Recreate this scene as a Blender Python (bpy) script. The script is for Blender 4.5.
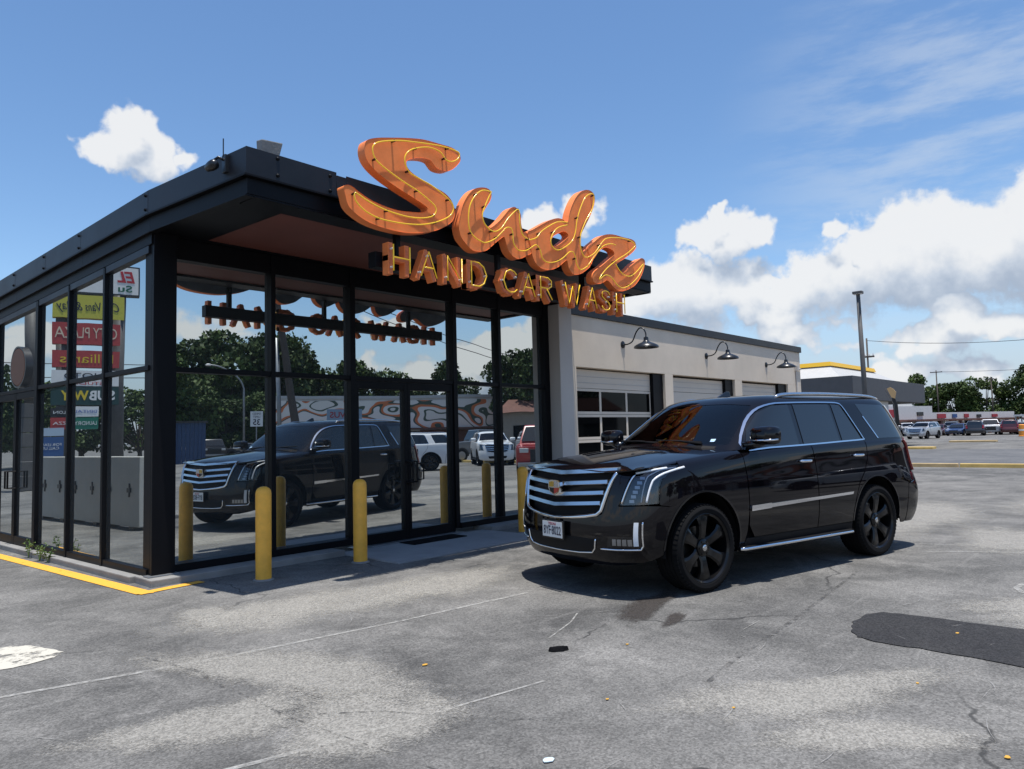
import bpy, bmesh, math, random
import numpy as np
from mathutils import Vector, Matrix
random.seed(7)
for o in list(bpy.data.objects): bpy.data.objects.remove(o)
scene = bpy.context.scene
COL = scene.collection
R = math.radians

# ------------------------------------------------------------------ camera
CAMPOS = (-3.0953, -8.2137, 1.5048)
cd = bpy.data.cameras.new('camera'); cam = bpy.data.objects.new('camera', cd); COL.objects.link(cam)
fw = Vector((0.733478, 0.676169, 0.069325)); rt = Vector((0.678901, -0.733765, -0.026105)); up = Vector((-0.033217, -0.066212, 0.997253))
m = Matrix((rt, up, -fw)).transposed().to_4x4(); m.translation = CAMPOS
cam.matrix_world = m
cd.sensor_width = 36; cd.lens = 720.38 / 1024 * 36; cd.clip_end = 3000; cd.clip_start = 0.05
scene.camera = cam

# ------------------------------------------------------------------ world: sky with cumulus clouds
SUN_FROM = Vector((-0.25, -0.55, 4.1)).normalized()
world = bpy.data.worlds.new('World'); scene.world = world; world.use_nodes = True
wt = world.node_tree; wt.nodes.clear()
LOBES = [((0.309,0.875,0.372),0.03),((0.3,0.889,0.345),0.035),((0.33,0.879,0.343),0.035),((0.277,0.897,0.343),0.024),((0.358,0.868,0.343),0.019),((0.738,0.612,0.286),0.03),((0.716,0.638,0.283),0.022),((0.766,0.57,0.296),0.035),((0.767,0.584,0.267),0.024),((0.872,0.419,0.251),0.046),((0.858,0.447,0.252),0.03),((0.889,0.382,0.252),0.027),((0.862,0.422,0.282),0.016),((0.922,0.299,0.244),0.02),((0.929,0.282,0.241),0.011)]
BANK_TOP = [(0,.12),(.1,.16),(.2,.10),(.3,.17),(.36,.10),(.40,.20),(.44,.16),(.47,.25),(.5,.22),(.51,.24),(0.5187,.275),(0.5209,.25),(0.5241,.246),(0.5295,.258),(0.5351,.269),(0.5413,.262),(0.547,.247),(0.5508,.225),(0.5565,.222),(0.5616,.205),(0.5664,.216),(0.5736,.22),(0.581,.229),(0.5873,.227),(0.5929,.208),(0.5986,.181),(.61,.13),(.65,.10),(.75,.14),(.85,.09),(.93,.15),(1,.12)]
BANK_BASE = [(0,.13),(.3,.13),(.45,.135),(0.5192,.134),(0.529,.144),(0.5389,.153),(0.5477,.154),(0.5572,.147),(0.5651,.138),(0.5772,.148),(0.5878,.15),(0.5987,.15),(.7,.13),(1,.13)]
def cloud_group(fine):
    g = bpy.data.node_groups.new('cloud_field', 'ShaderNodeTree')
    g.interface.new_socket('Vector', in_out='INPUT', socket_type='NodeSocketVector')
    g.interface.new_socket('Value', in_out='OUTPUT', socket_type='NodeSocketFloat')
    N, L = g.nodes, g.links
    gi = N.new('NodeGroupInput'); go = N.new('NodeGroupOutput')
    def M(op, a, b=None, cl=False):
        n = N.new('ShaderNodeMath'); n.operation = op; n.use_clamp = cl
        for i, s in enumerate((a, b)):
            if s is None: continue
            if isinstance(s, (int, float)): n.inputs[i].default_value = s
            else: L.new(s, n.inputs[i])
        return n.outputs[0]
    def noise(vec, scale, detail, rough, col=False):
        n = N.new('ShaderNodeTexNoise'); n.inputs['Scale'].default_value = scale; n.inputs['Detail'].default_value = detail; n.inputs['Roughness'].default_value = rough
        L.new(vec, n.inputs['Vector']); return n.outputs['Color' if col else 'Fac']
    nv = noise(gi.outputs[0], 22, 3, .6, True)
    s1 = N.new('ShaderNodeVectorMath'); s1.operation = 'SUBTRACT'; L.new(nv, s1.inputs[0]); s1.inputs[1].default_value = (.5, .5, .5)
    s2 = N.new('ShaderNodeVectorMath'); s2.operation = 'SCALE'; L.new(s1.outputs[0], s2.inputs[0]); s2.inputs['Scale'].default_value = .055
    s3 = N.new('ShaderNodeVectorMath'); s3.operation = 'ADD'; L.new(gi.outputs[0], s3.inputs[0]); L.new(s2.outputs[0], s3.inputs[1])
    s4 = N.new('ShaderNodeVectorMath'); s4.operation = 'MULTIPLY'; L.new(s3.outputs[0], s4.inputs[0]); s4.inputs[1].default_value = (1, 1, 1.25)
    v = s4.outputs[0]; acc = None
    for c, r in LOBES:
        d = N.new('ShaderNodeVectorMath'); d.operation = 'DISTANCE'; L.new(v, d.inputs[0]); d.inputs[1].default_value = (c[0], c[1], c[2] * 1.25)
        val = M('SUBTRACT', 1.0, M('DIVIDE', d.outputs['Value'], r * .98))
        val = M('MAXIMUM', val, -1.0)
        acc = val if acc is None else M('MAXIMUM', acc, val)
    # cumulus bank: top and base heights along the compass
    sp = N.new('ShaderNodeSeparateXYZ'); L.new(s3.outputs[0], sp.inputs[0]); z = sp.outputs['Z']
    az = M('DIVIDE', M('ADD', M('ARCTAN2', sp.outputs['Y'], sp.outputs['X']), math.pi), 2 * math.pi)
    def curve(pts):
        fc = N.new('ShaderNodeFloatCurve'); c = fc.mapping.curves[0]
        c.points[0].location = pts[0]; c.points[1].location = pts[-1]
        for q in pts[1:-1]: c.points.new(*q)
        for q in c.points: q.handle_type = 'AUTO'
        fc.mapping.use_clip = False; fc.mapping.update(); L.new(az, fc.inputs['Value']); return fc.outputs[0]
    bank = M('MINIMUM', M('MULTIPLY', M('SUBTRACT', M('ADD', curve(BANK_TOP), .006), z), 18.0), M('MULTIPLY', M('SUBTRACT', M('ADD', z, .018), curve(BANK_BASE)), 15.0))
    acc = M('MAXIMUM', acc, M('MINIMUM', bank, .85))
    mp = N.new('ShaderNodeVectorMath'); mp.operation = 'MULTIPLY'; L.new(v, mp.inputs[0]); mp.inputs[1].default_value = (1, 1, 1.8)
    n2 = noise(mp.outputs[0], 6.5, 2, .5)
    low = M('SUBTRACT', M('MULTIPLY', M('SUBTRACT', n2, .44), 6.0), M('MULTIPLY', M('ABSOLUTE', M('SUBTRACT', z, .105)), 14.0))
    acc = M('MAXIMUM', acc, low)
    fb = noise(gi.outputs[0], 30 if fine > .6 else 16, 5 if fine > .6 else 2, .6)
    fb2 = noise(gi.outputs[0], 11, 2, .5)
    out = M('ADD', acc, M('ADD', M('MULTIPLY', M('SUBTRACT', fb, .5), fine), M('MULTIPLY', M('SUBTRACT', fb2, .5), .8)))
    L.new(out, go.inputs[0]); return g
def build_world():
    N, L = wt.nodes, wt.links
    out = N.new('ShaderNodeOutputWorld'); bg = N.new('ShaderNodeBackground'); L.new(bg.outputs[0], out.inputs[0])
    sky = N.new('ShaderNodeTexSky'); sky.sky_type = 'NISHITA'; sky.sun_disc = False
    sky.sun_elevation = math.asin(SUN_FROM.z); sky.sun_rotation = math.atan2(SUN_FROM.x, SUN_FROM.y)
    sky.altitude = 0; sky.air_density = 1.0; sky.dust_density = .4; sky.ozone_density = 2.5
    tc = N.new('ShaderNodeTexCoord'); dirv = tc.outputs['Generated']
    g = cloud_group(1.1); g2 = cloud_group(.45)
    def M(op, a, b=None, cl=False, c=None):
        n = N.new('ShaderNodeMath'); n.operation = op; n.use_clamp = cl
        for i, s in enumerate((a, b, c)):
            if s is None: continue
            if isinstance(s, (int, float)): n.inputs[i].default_value = s
            else: L.new(s, n.inputs[i])
        return n.outputs[0]
    a = N.new('ShaderNodeGroup'); a.node_tree = g; L.new(dirv, a.inputs[0])
    of = N.new('ShaderNodeVectorMath'); of.operation = 'ADD'; L.new(dirv, of.inputs[0]); of.inputs[1].default_value = (-.012, -.004, .04)
    b = N.new('ShaderNodeGroup'); b.node_tree = g2; L.new(of.outputs[0], b.inputs[0])
    def smooth(v, lo, hi):
        mr = N.new('ShaderNodeMapRange'); mr.interpolation_type = 'SMOOTHSTEP'; L.new(v, mr.inputs['Value']); mr.inputs['From Min'].default_value = lo; mr.inputs['From Max'].default_value = hi; return mr.outputs[0]
    dens = smooth(a.outputs[0], -.03, .36)
    lit = smooth(M('SUBTRACT', a.outputs[0], b.outputs[0]), -.8, .55)
    sp = N.new('ShaderNodeSeparateXYZ'); L.new(dirv, sp.inputs[0])
    # thin cirrus
    mp = N.new('ShaderNodeMapping'); L.new(dirv, mp.inputs[0]); mp.inputs['Rotation'].default_value = (0, R(-18), R(20)); mp.inputs['Scale'].default_value = (1.5, 2, 9)
    nz = N.new('ShaderNodeTexNoise'); L.new(mp.outputs[0], nz.inputs['Vector']); nz.inputs['Scale'].default_value = 3.2; nz.inputs['Detail'].default_value = 8; nz.inputs['Roughness'].default_value = .62
    dd = N.new('ShaderNodeVectorMath'); dd.operation = 'DISTANCE'; L.new(dirv, dd.inputs[0]); dd.inputs[1].default_value = (.95, .12, .315)
    mask = smooth(dd.outputs['Value'], .34, .08)
    cir = M('MULTIPLY', M('MULTIPLY', smooth(nz.outputs['Fac'], .36, .66), mask), .42)
    # whitening towards the horizon
    ramp = N.new('ShaderNodeValToRGB'); L.new(lit, ramp.inputs[0])
    e = ramp.color_ramp.elements; e[0].position = 0; e[0].color = (2.6, 3.1, 3.9, 1); e[1].position = 1; e[1].color = (5.9, 5.95, 6.0, 1)
    el = ramp.color_ramp.elements.new(.45); el.color = (4.0, 4.4, 5.0, 1)
    hs = N.new('ShaderNodeHueSaturation'); hs.inputs['Saturation'].default_value = SKY_SAT; hs.inputs['Value'].default_value = SKY_VAL; L.new(sky.outputs[0], hs.inputs['Color'])
    hz = N.new('ShaderNodeMixRGB'); L.new(M('MULTIPLY', smooth(sp.outputs['Z'], .2, .0), .85), hz.inputs[0]); L.new(hs.outputs[0], hz.inputs[1]); hz.inputs[2].default_value = (2.9, 3.45, 4.4, 1)
    m1 = N.new('ShaderNodeMixRGB'); L.new(cir, m1.inputs[0]); L.new(hz.outputs[0], m1.inputs[1]); m1.inputs[2].default_value = (4.4, 4.9, 5.5, 1)
    m2 = N.new('ShaderNodeMixRGB'); L.new(M('MULTIPLY', dens, .94), m2.inputs[0]); L.new(m1.outputs[0], m2.inputs[1]); L.new(ramp.outputs[0], m2.inputs[2])
    L.new(m2.outputs[0], bg.inputs['Color']); bg.inputs['Strength'].default_value = SKY_STR
SKY_SAT, SKY_VAL, SKY_STR = 1.12, 1.14, 0.126
build_world()
world.cycles.sampling_method = 'MANUAL'; world.cycles.sample_map_resolution = 256
sd = bpy.data.lights.new('sun', 'SUN'); sd.energy = 5.0; sd.angle = R(.53); sd.color = (1, .965, .91)
sun = bpy.data.objects.new('sun', sd); COL.objects.link(sun); sun.location = (0, 0, 40)
sun.rotation_euler = (-SUN_FROM).to_track_quat('-Z', 'Y').to_euler()
scene.view_settings.view_transform = 'Standard'; scene.view_settings.look = 'None'; scene.view_settings.exposure = .25; scene.view_settings.gamma = 1
scene.render.engine = 'CYCLES'; scene.cycles.max_bounces = 10; scene.cycles.glossy_bounces = 6; scene.cycles.transparent_max_bounces = 24

# ------------------------------------------------------------------ helpers
def tag(o, label, cat, group=None):
    o['label'] = label; o['category'] = cat
    if group: o['group'] = group
    return o
def empty(name, loc=(0, 0, 0), rz=0):
    o = bpy.data.objects.new(name, None); COL.objects.link(o); o.location = loc; o.rotation_euler = (0, 0, rz); o.empty_display_size = .2
    return o
def link(name, me, mat, parent=None, loc=None, rot=None):
    o = bpy.data.objects.new(name, me); COL.objects.link(o)
    if mat is not None and len(me.materials) == 0: me.materials.append(mat)
    if parent is not None: o.parent = parent
    if loc is not None: o.location = loc
    if rot is not None: o.rotation_euler = rot
    return o
def struct(o): o['kind'] = 'structure'; return o
def copy_tree(o, parent=None):
    c = o.copy(); COL.objects.link(c); c.parent = parent
    for ch in o.children: copy_tree(ch, c)
    return c
class MB:
    def __init__(s): s.v = []; s.f = []
    def add(s, vs, fs):
        n = len(s.v); s.v += [tuple(p) for p in vs]; s.f += [[i + n for i in f] for f in fs]; return s
    def box(s, x0, x1, y0, y1, z0, z1):
        return s.add([(x0,y0,z0),(x1,y0,z0),(x1,y1,z0),(x0,y1,z0),(x0,y0,z1),(x1,y0,z1),(x1,y1,z1),(x0,y1,z1)], [(0,3,2,1),(4,5,6,7),(0,1,5,4),(1,2,6,5),(2,3,7,6),(3,0,4,7)])
    def hexa(s, b, t):   # four bottom, four top points
        return s.add(list(b) + list(t), [(0,3,2,1),(4,5,6,7),(0,1,5,4),(1,2,6,5),(2,3,7,6),(3,0,4,7)])
    def prism(s, poly, fn0, fn1):   # polygon, two functions mapping 2d -> 3d for both ends (triangulated caps)
        n = len(poly); tri = tess(poly)
        a = [fn0(*p) for p in poly]; b = [fn1(*p) for p in poly]
        return s.add(a + b, [tuple(t) for t in tri] + [tuple(i + n for i in reversed(t)) for t in tri] + [((i + 1) % n, i, i + n, (i + 1) % n + n) for i in range(n)])
    def tube(s, path, r, n=8, cap=True, up=None):
        P = [Vector(p) for p in path]; rs = r if isinstance(r, (list, tuple)) else [r] * len(P); vs = []; fs = []
        nrm = None
        for i, p in enumerate(P):
            t = (P[min(i + 1, len(P) - 1)] - P[max(i - 1, 0)]).normalized()
            if nrm is None: nrm = t.orthogonal().normalized() if up is None else (Vector(up) - t * Vector(up).dot(t)).normalized()
            else:
                nrm = nrm - t * nrm.dot(t); nrm = nrm.normalized() if nrm.length > 1e-6 else t.orthogonal().normalized()
            bn = t.cross(nrm)
            for k in range(n):
                a = 2 * math.pi * k / n; vs.append(p + (nrm * math.cos(a) + bn * math.sin(a)) * rs[i])
        for i in range(len(P) - 1):
            for k in range(n):
                fs.append((i * n + k, i * n + (k + 1) % n, (i + 1) * n + (k + 1) % n, (i + 1) * n + k))
        if cap: fs += [tuple(reversed(range(n))), tuple(range((len(P) - 1) * n, len(P) * n))]
        return s.add(vs, fs)
    def lathe(s, prof, n=24, axis='Z', c=(0, 0, 0), closed=False):   # prof: list of (r, h)
        vs = []; fs = []
        for r, h in prof:
            for k in range(n):
                a = 2 * math.pi * k / n; x, y = r * math.cos(a), r * math.sin(a)
                q = (x, y, h) if axis == 'Z' else ((x, -h, y) if axis == 'Y' else (h, x, y))
                vs.append((q[0] + c[0], q[1] + c[1], q[2] + c[2]))
        m = len(prof)
        for i in range(m - 1 if not closed else m):
            j = (i + 1) % m
            for k in range(n): fs.append((i * n + k, i * n + (k + 1) % n, j * n + (k + 1) % n, j * n + k))
        if not closed:
            if prof[0][0] > 1e-6: fs.append(tuple(reversed(range(n))))
            if prof[-1][0] > 1e-6: fs.append(tuple(range((m - 1) * n, m * n)))
        return s.add(vs, fs)
    def mesh(s, name, smooth=False, bevel=0, recalc=True):
        me = bpy.data.meshes.new(name); bm = bmesh.new()
        vs = [bm.verts.new(p) for p in s.v]
        for f in s.f:
            try: bm.faces.new([vs[i] for i in dict.fromkeys(f)])
            except (ValueError, IndexError): pass
        bmesh.ops.remove_doubles(bm, verts=bm.verts, dist=1e-5)
        if recalc: bmesh.ops.recalc_face_normals(bm, faces=bm.faces)
        if bevel:
            es = [e for e in bm.edges if len(e.link_faces) == 2 and e.calc_face_angle(0) > .6]
            bmesh.ops.bevel(bm, geom=es, offset=bevel, segments=2, profile=.6, affect='EDGES')
        bm.to_mesh(me); bm.free()
        if smooth:
            me.shade_smooth()
            if smooth is not True: me.set_sharp_from_angle(angle=R(smooth))
        return me
    def build(s, name, mat, parent=None, smooth=False, bevel=0, loc=None, rot=None, recalc=True):
        return link(name, s.mesh(name, smooth, bevel, recalc), mat, parent, loc, rot)
def tess(poly, holes=()):
    from mathutils.geometry import tessellate_polygon
    loops = [[Vector((p[0], p[1], 0)) for p in l] for l in [poly] + list(holes)]
    return tessellate_polygon(loops)
def catmull(pts, n=4, closed=False):
    P = [np.array(p, float) for p in pts]; out = []; m = len(P)
    for i in range(m if closed else m - 1):
        p1, p2 = P[i], P[(i + 1) % m]
        p0 = P[i - 1] if (i > 0 or closed) else p1; p3 = P[(i + 2) % m] if (i + 2 < m or closed) else p2
        for k in range(n):
            t = k / n; out.append(tuple(.5 * (2 * p1 + (p2 - p0) * t + (2 * p0 - 5 * p1 + 4 * p2 - p3) * t * t + (3 * p1 - p0 - 3 * p2 + p3) * t ** 3)))
    if not closed: out.append(tuple(P[-1]))
    return out
def text_mesh(txt, size, extrude=.002, bold=0.0, align='CENTER', shear=0, space=1.0):
    cu = bpy.data.curves.new('lettering', 'FONT'); cu.body = txt; cu.size = size; cu.extrude = extrude; cu.offset = bold; cu.align_x = align; cu.align_y = 'CENTER'; cu.shear = shear; cu.space_character = space; cu.resolution_u = 3
    o = bpy.data.objects.new('lettering', cu); COL.objects.link(o)
    dg = bpy.context.evaluated_depsgraph_get(); me = bpy.data.meshes.new_from_object(o.evaluated_get(dg)); bpy.data.objects.remove(o); bpy.data.curves.remove(cu)
    return me
def add_text(name, txt, size, mat, parent, pos, right, upv=(0, 0, 1), width=None, **kw):
    me = text_mesh(txt, size, **kw)
    r = Vector(right).normalized(); u = Vector(upv).normalized(); n = r.cross(u)
    xs = [v.co.x for v in me.vertices]
    sx = 1.0
    if width and xs: sx = width / (max(xs) - min(xs))
    me.transform(Matrix.Diagonal((sx, 1, 1, 1))); M = Matrix((r, u, n)).transposed().to_4x4(); M.translation = pos; me.transform(M)
    return link(name, me, mat, parent)

# ------------------------------------------------------------------ materials
def new_mat(name):
    m = bpy.data.materials.new(name); m.use_nodes = True; return m, m.node_tree.nodes, m.node_tree.links, m.node_tree.nodes['Principled BSDF']
def mat(name, col, rough=.5, metal=0, var=0, vscale=3, bump=0, bscale=60, spec=.5, coat=0, emit=None, estr=0, rvar=0):
    m, N, L, b = new_mat(name)
    b.inputs['Base Color'].default_value = (*col, 1); b.inputs['Roughness'].default_value = rough; b.inputs['Metallic'].default_value = metal
    b.inputs['Specular IOR Level'].default_value = spec; b.inputs['Coat Weight'].default_value = coat; b.inputs['Coat Roughness'].default_value = .03
    tc = N.new('ShaderNodeTexCoord')
    if var:
        n = N.new('ShaderNodeTexNoise'); n.inputs['Scale'].default_value = vscale; n.inputs['Detail'].default_value = 6; n.inputs['Roughness'].default_value = .65; L.new(tc.outputs['Object'], n.inputs['Vector'])
        mr = N.new('ShaderNodeMapRange'); mr.inputs['From Min'].default_value = .3; mr.inputs['From Max'].default_value = .7; mr.inputs['To Min'].default_value = 1 - var; mr.inputs['To Max'].default_value = 1 + var; L.new(n.outputs['Fac'], mr.inputs['Value'])
        mx = N.new('ShaderNodeVectorMath'); mx.operation = 'SCALE'; mx.inputs[0].default_value = col; L.new(mr.outputs[0], mx.inputs['Scale']); L.new(mx.outputs[0], b.inputs['Base Color'])
        if rvar:
            m2 = N.new('ShaderNodeMapRange'); m2.inputs['To Min'].default_value = max(0, rough - rvar); m2.inputs['To Max'].default_value = min(1, rough + rvar); L.new(n.outputs['Fac'], m2.inputs['Value']); L.new(m2.outputs[0], b.inputs['Roughness'])
    if bump:
        n = N.new('ShaderNodeTexNoise'); n.inputs['Scale'].default_value = bscale; n.inputs['Detail'].default_value = 4; L.new(tc.outputs['Object'], n.inputs['Vector'])
        bp = N.new('ShaderNodeBump'); bp.inputs['Strength'].default_value = bump; bp.inputs['Distance'].default_value = .01; L.new(n.outputs['Fac'], bp.inputs['Height']); L.new(bp.outputs[0], b.inputs['Normal'])
    if emit: b.inputs['Emission Color'].default_value = (*emit, 1); b.inputs['Emission Strength'].default_value = estr
    return m
def mirror_glass(name, refl=.7, tint=(.95, .98, 1.0)):
    m, N, L, b = new_mat(name); N.remove(b)
    out = N['Material Output']; gl = N.new('ShaderNodeBsdfGlossy'); gl.inputs['Color'].default_value = (*tint, 1); gl.inputs['Roughness'].default_value = 0.0
    df = N.new('ShaderNodeBsdfDiffuse'); df.inputs['Color'].default_value = (.05, .056, .058, 1)
    mx = N.new('ShaderNodeMixShader'); mx.inputs[0].default_value = refl
    L.new(df.outputs[0], mx.inputs[1]); L.new(gl.outputs[0], mx.inputs[2]); L.new(mx.outputs[0], out.inputs[0])
    tc = N.new('ShaderNodeTexCoord'); n = N.new('ShaderNodeTexNoise'); n.inputs['Scale'].default_value = .9; n.inputs['Detail'].default_value = 1; L.new(tc.outputs['Object'], n.inputs['Vector'])
    bp = N.new('ShaderNodeBump'); bp.inputs['Strength'].default_value = .06; bp.inputs['Distance'].default_value = .02; L.new(n.outputs['Fac'], bp.inputs['Height']); L.new(bp.outputs[0], gl.inputs['Normal'])
    return m
def clear_glass(name, tint, refl_ior=1.5, base=.08):
    m, N, L, b = new_mat(name); N.remove(b); out = N['Material Output']
    gl = N.new('ShaderNodeBsdfGlossy'); gl.inputs['Roughness'].default_value = 0; tr = N.new('ShaderNodeBsdfTransparent'); tr.inputs['Color'].default_value = (*tint, 1)
    fr = N.new('ShaderNodeFresnel'); fr.inputs['IOR'].default_value = refl_ior
    ad = N.new('ShaderNodeMath'); ad.operation = 'ADD'; ad.use_clamp = True; L.new(fr.outputs[0], ad.inputs[0]); ad.inputs[1].default_value = base
    mx = N.new('ShaderNodeMixShader'); L.new(ad.outputs[0], mx.inputs[0]); L.new(tr.outputs[0], mx.inputs[1]); L.new(gl.outputs[0], mx.inputs[2]); L.new(mx.outputs[0], out.inputs[0])
    return m
M_ = {}
M_['black_steel'] = mat('black_steel', (.004, .0044, .006), .45, var=.25, vscale=2, bump=.03, bscale=30, spec=.15)
M_['fascia_steel'] = mat('fascia_steel', (.012, .0135, .018), .4, var=.35, vscale=1.3, bump=.35, bscale=2.2, rvar=.12, spec=.3)
M_['window_glass'] = mirror_glass('window_glass', .64, (.92, .97, .97))
M_['dark_glass'] = mat('dark_glass', (.003, .0035, .004), .03, spec=.1)
M_['soffit'] = mat('soffit', (.14, .042, .03), .6, var=.12, vscale=1.2)
M_['orange'] = mat('sign_orange', (.88, .245, .075), .5, spec=.2, var=.13, vscale=4, rvar=.1)
M_['orange_face'] = mat('sign_orange_face', (.90, .25, .07), .5, spec=.2, var=.18, vscale=2.4, rvar=.1)
M_['neon'] = mat('neon_tube', (.85, .52, .03), .2, emit=(1, .62, .05), estr=.12)
M_['tube_block'] = mat('tube_black', (.02, .012, .01), .5)
M_['white_ceramic'] = mat('white_ceramic', (.75, .72, .68), .3)
M_['concrete'] = mat('concrete', (.22, .215, .205), .85, var=.22, vscale=2.2, bump=.3, bscale=40)
M_['slab'] = mat('slab', (.27, .275, .28), .85, var=.14, vscale=1.7, bump=.2, bscale=50)
M_['wall_paint'] = mat('wall_paint', (.68, .575, .455), .75, var=.1, vscale=.8, bump=.08, bscale=25)
M_['pier_paint'] = mat('pier_paint', (.52, .48, .44), .75, var=.06, vscale=1)
M_['door_cream'] = mat('door_cream', (.66, .57, .47), .5, var=.05, vscale=1)
M_['yellow_paint'] = mat('yellow_paint', (.86, .42, .045), .5, var=.14, vscale=6, rvar=.15)
M_['line_yellow'] = mat('line_yellow', (.70, .38, .05), .75, var=.25, vscale=9)
M_['white_paint'] = mat('white_paint', (.78, .77, .74), .6, var=.05)
M_['rubber'] = mat('rubber_mat', (.006, .006, .007), .9, spec=.1, bump=.5, bscale=90)
M_['grey_metal'] = mat('grey_metal', (.25, .26, .27), .45, metal=.6, var=.2)
# ------------------------------------------------------------------ ground
def asphalt(name, dark, light, fine=1.0, cracks=True):
    m, N, L, b = new_mat(name); tc = N.new('ShaderNodeTexCoord'); V = tc.outputs['Object']
    def noise(scale, detail=5, rough=.6, vec=V, dist=0):
        n = N.new('ShaderNodeTexNoise'); n.inputs['Scale'].default_value = scale; n.inputs['Detail'].default_value = detail; n.inputs['Roughness'].default_value = rough; n.inputs['Distortion'].default_value = dist; L.new(vec, n.inputs['Vector']); return n.outputs['Fac']
    def rng(v, a, b_, lo=0, hi=1):
        r = N.new('ShaderNodeMapRange'); r.inputs['From Min'].default_value = a; r.inputs['From Max'].default_value = b_; r.inputs['To Min'].default_value = lo; r.inputs['To Max'].default_value = hi; L.new(v, r.inputs['Value']); return r.outputs[0]
    def M(op, a, b_=None, c=False):
        n = N.new('ShaderNodeMath'); n.operation = op; n.use_clamp = c
        for i, s in enumerate((a, b_)):
            if s is None: continue
            if isinstance(s, (int, float)): n.inputs[i].default_value = s
            else: L.new(s, n.inputs[i])
        return n.outputs[0]
    def mix(f, a, c):
        n = N.new('ShaderNodeMixRGB'); L.new(f, n.inputs[0])
        for i, s in ((1, a), (2, c)):
            if isinstance(s, tuple): n.inputs[i].default_value = (*s, 1)
            else: L.new(s, n.inputs[i])
        return n.outputs[0]
    big = rng(noise(.33, 6, .62, dist=.5), .40, .60)
    mid = rng(noise(1.7, 8, .7, dist=.6), .40, .62)
    blotch = rng(noise(.8, 9, .72, dist=1.2), .56, .70)
    scuff = rng(noise(4.5, 9, .78, dist=.8), .60, .74)
    f = M('ADD', M('MULTIPLY', big, .55), M('MULTIPLY', mid, .45), True)
    col = mix(f, dark, light)
    col = mix(M('MULTIPLY', blotch, .55), col, tuple(min(1, x * 1.28) for x in light))
    col = mix(M('MULTIPLY', scuff, .45), col, tuple(min(1, x * 1.45) for x in light))
    stain = rng(noise(.55, 5, .6, vec=V, dist=.3), .63, .75)
    col = mix(M('MULTIPLY', stain, .5), col, tuple(x * .5 for x in dark))
    # streaks from traffic
    mp = N.new('ShaderNodeMapping'); L.new(V, mp.inputs[0]); mp.inputs['Rotation'].default_value = (0, 0, R(12)); mp.inputs['Scale'].default_value = (.25, 3.2, 1)
    st = rng(noise(2.2, 6, .6, vec=mp.outputs[0]), .58, .72)
    col = mix(M('MULTIPLY', st, .22), col, tuple(min(1, x * 1.5) for x in light))
    # aggregate
    ag = N.new('ShaderNodeTexVoronoi'); ag.inputs['Scale'].default_value = 95; L.new(V, ag.inputs['Vector'])
    sep = N.new('ShaderNodeSeparateColor'); L.new(ag.outputs['Color'], sep.inputs[0])
    sp1 = rng(sep.outputs[0], 0, 1, 1 - .30 * fine, 1 + .30 * fine)
    fn = rng(noise(38, 6, .75), .3, .7, 1 - .24 * fine, 1 + .24 * fine)
    sc = N.new('ShaderNodeVectorMath'); sc.operation = 'SCALE'; L.new(col, sc.inputs[0]); L.new(M('MULTIPLY', sp1, fn), sc.inputs['Scale'])
    col = sc.outputs[0]
    bh = M('ADD', M('MULTIPLY', sep.outputs[1], .35), M('MULTIPLY', noise(60, 5, .7), .8))
    if cracks:
        wv = N.new('ShaderNodeTexNoise'); wv.inputs['Scale'].default_value = 2.2; wv.inputs['Detail'].default_value = 6; L.new(V, wv.inputs['Vector'])
        s = N.new('ShaderNodeVectorMath'); s.operation = 'MULTIPLY_ADD'; L.new(wv.outputs['Color'], s.inputs[0]); s.inputs[1].default_value = (.5, .5, 0); L.new(V, s.inputs[2])
        vo = N.new('ShaderNodeTexVoronoi'); vo.feature = 'DISTANCE_TO_EDGE'; vo.inputs['Scale'].default_value = .27; L.new(s.outputs[0], vo.inputs['Vector'])
        ck = M('MULTIPLY', rng(vo.outputs['Distance'], .004, .0012), rng(noise(.5, 3, .5), .5, .6), True)
        col = mix(M('MULTIPLY', ck, .75), col, (.03, .03, .03)); bh = M('SUBTRACT', bh, M('MULTIPLY', ck, 1.5))
    L.new(col, b.inputs['Base Color']); b.inputs['Roughness'].default_value = .9; b.inputs['Specular IOR Level'].default_value = .25
    bp = N.new('ShaderNodeBump'); bp.inputs['Strength'].default_value = .55 * fine; bp.inputs['Distance'].default_value = .006; L.new(bh, bp.inputs['Height']); L.new(bp.outputs[0], b.inputs['Normal'])
    return m
def worn(name, col, keep=.5, rough=.8, scale=7, soft=.12):
    """paint or dust whose worn spots let the ground below show"""
    m, N, L, b = new_mat(name); tc = N.new('ShaderNodeTexCoord'); out = N['Material Output']
    n = N.new('ShaderNodeTexNoise'); n.inputs['Scale'].default_value = scale; n.inputs['Detail'].default_value = 9; n.inputs['Roughness'].default_value = .75; L.new(tc.outputs['Object'], n.inputs['Vector'])
    r = N.new('ShaderNodeMapRange'); r.inputs['From Min'].default_value = 1 - keep - soft; r.inputs['From Max'].default_value = 1 - keep + soft; L.new(n.outputs['Fac'], r.inputs['Value'])
    b.inputs['Base Color'].default_value = (*col, 1); b.inputs['Roughness'].default_value = rough
    t = N.new('ShaderNodeBsdfTransparent'); mx = N.new('ShaderNodeMixShader'); L.new(r.outputs[0], mx.inputs[0]); L.new(t.outputs[0], mx.inputs[1]); L.new(b.outputs[0], mx.inputs[2]); L.new(mx.outputs[0], out.inputs[0])
    return m
M_['asphalt'] = asphalt('asphalt', (.074, .0725, .0695), (.195, .188, .176))
M_['road'] = asphalt('road_asphalt', (.085, .086, .09), (.14, .14, .14), .6)
M_['patch'] = asphalt('patch_asphalt', (.024, .024, .026), (.038, .037, .037), 1.2, False)
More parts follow.
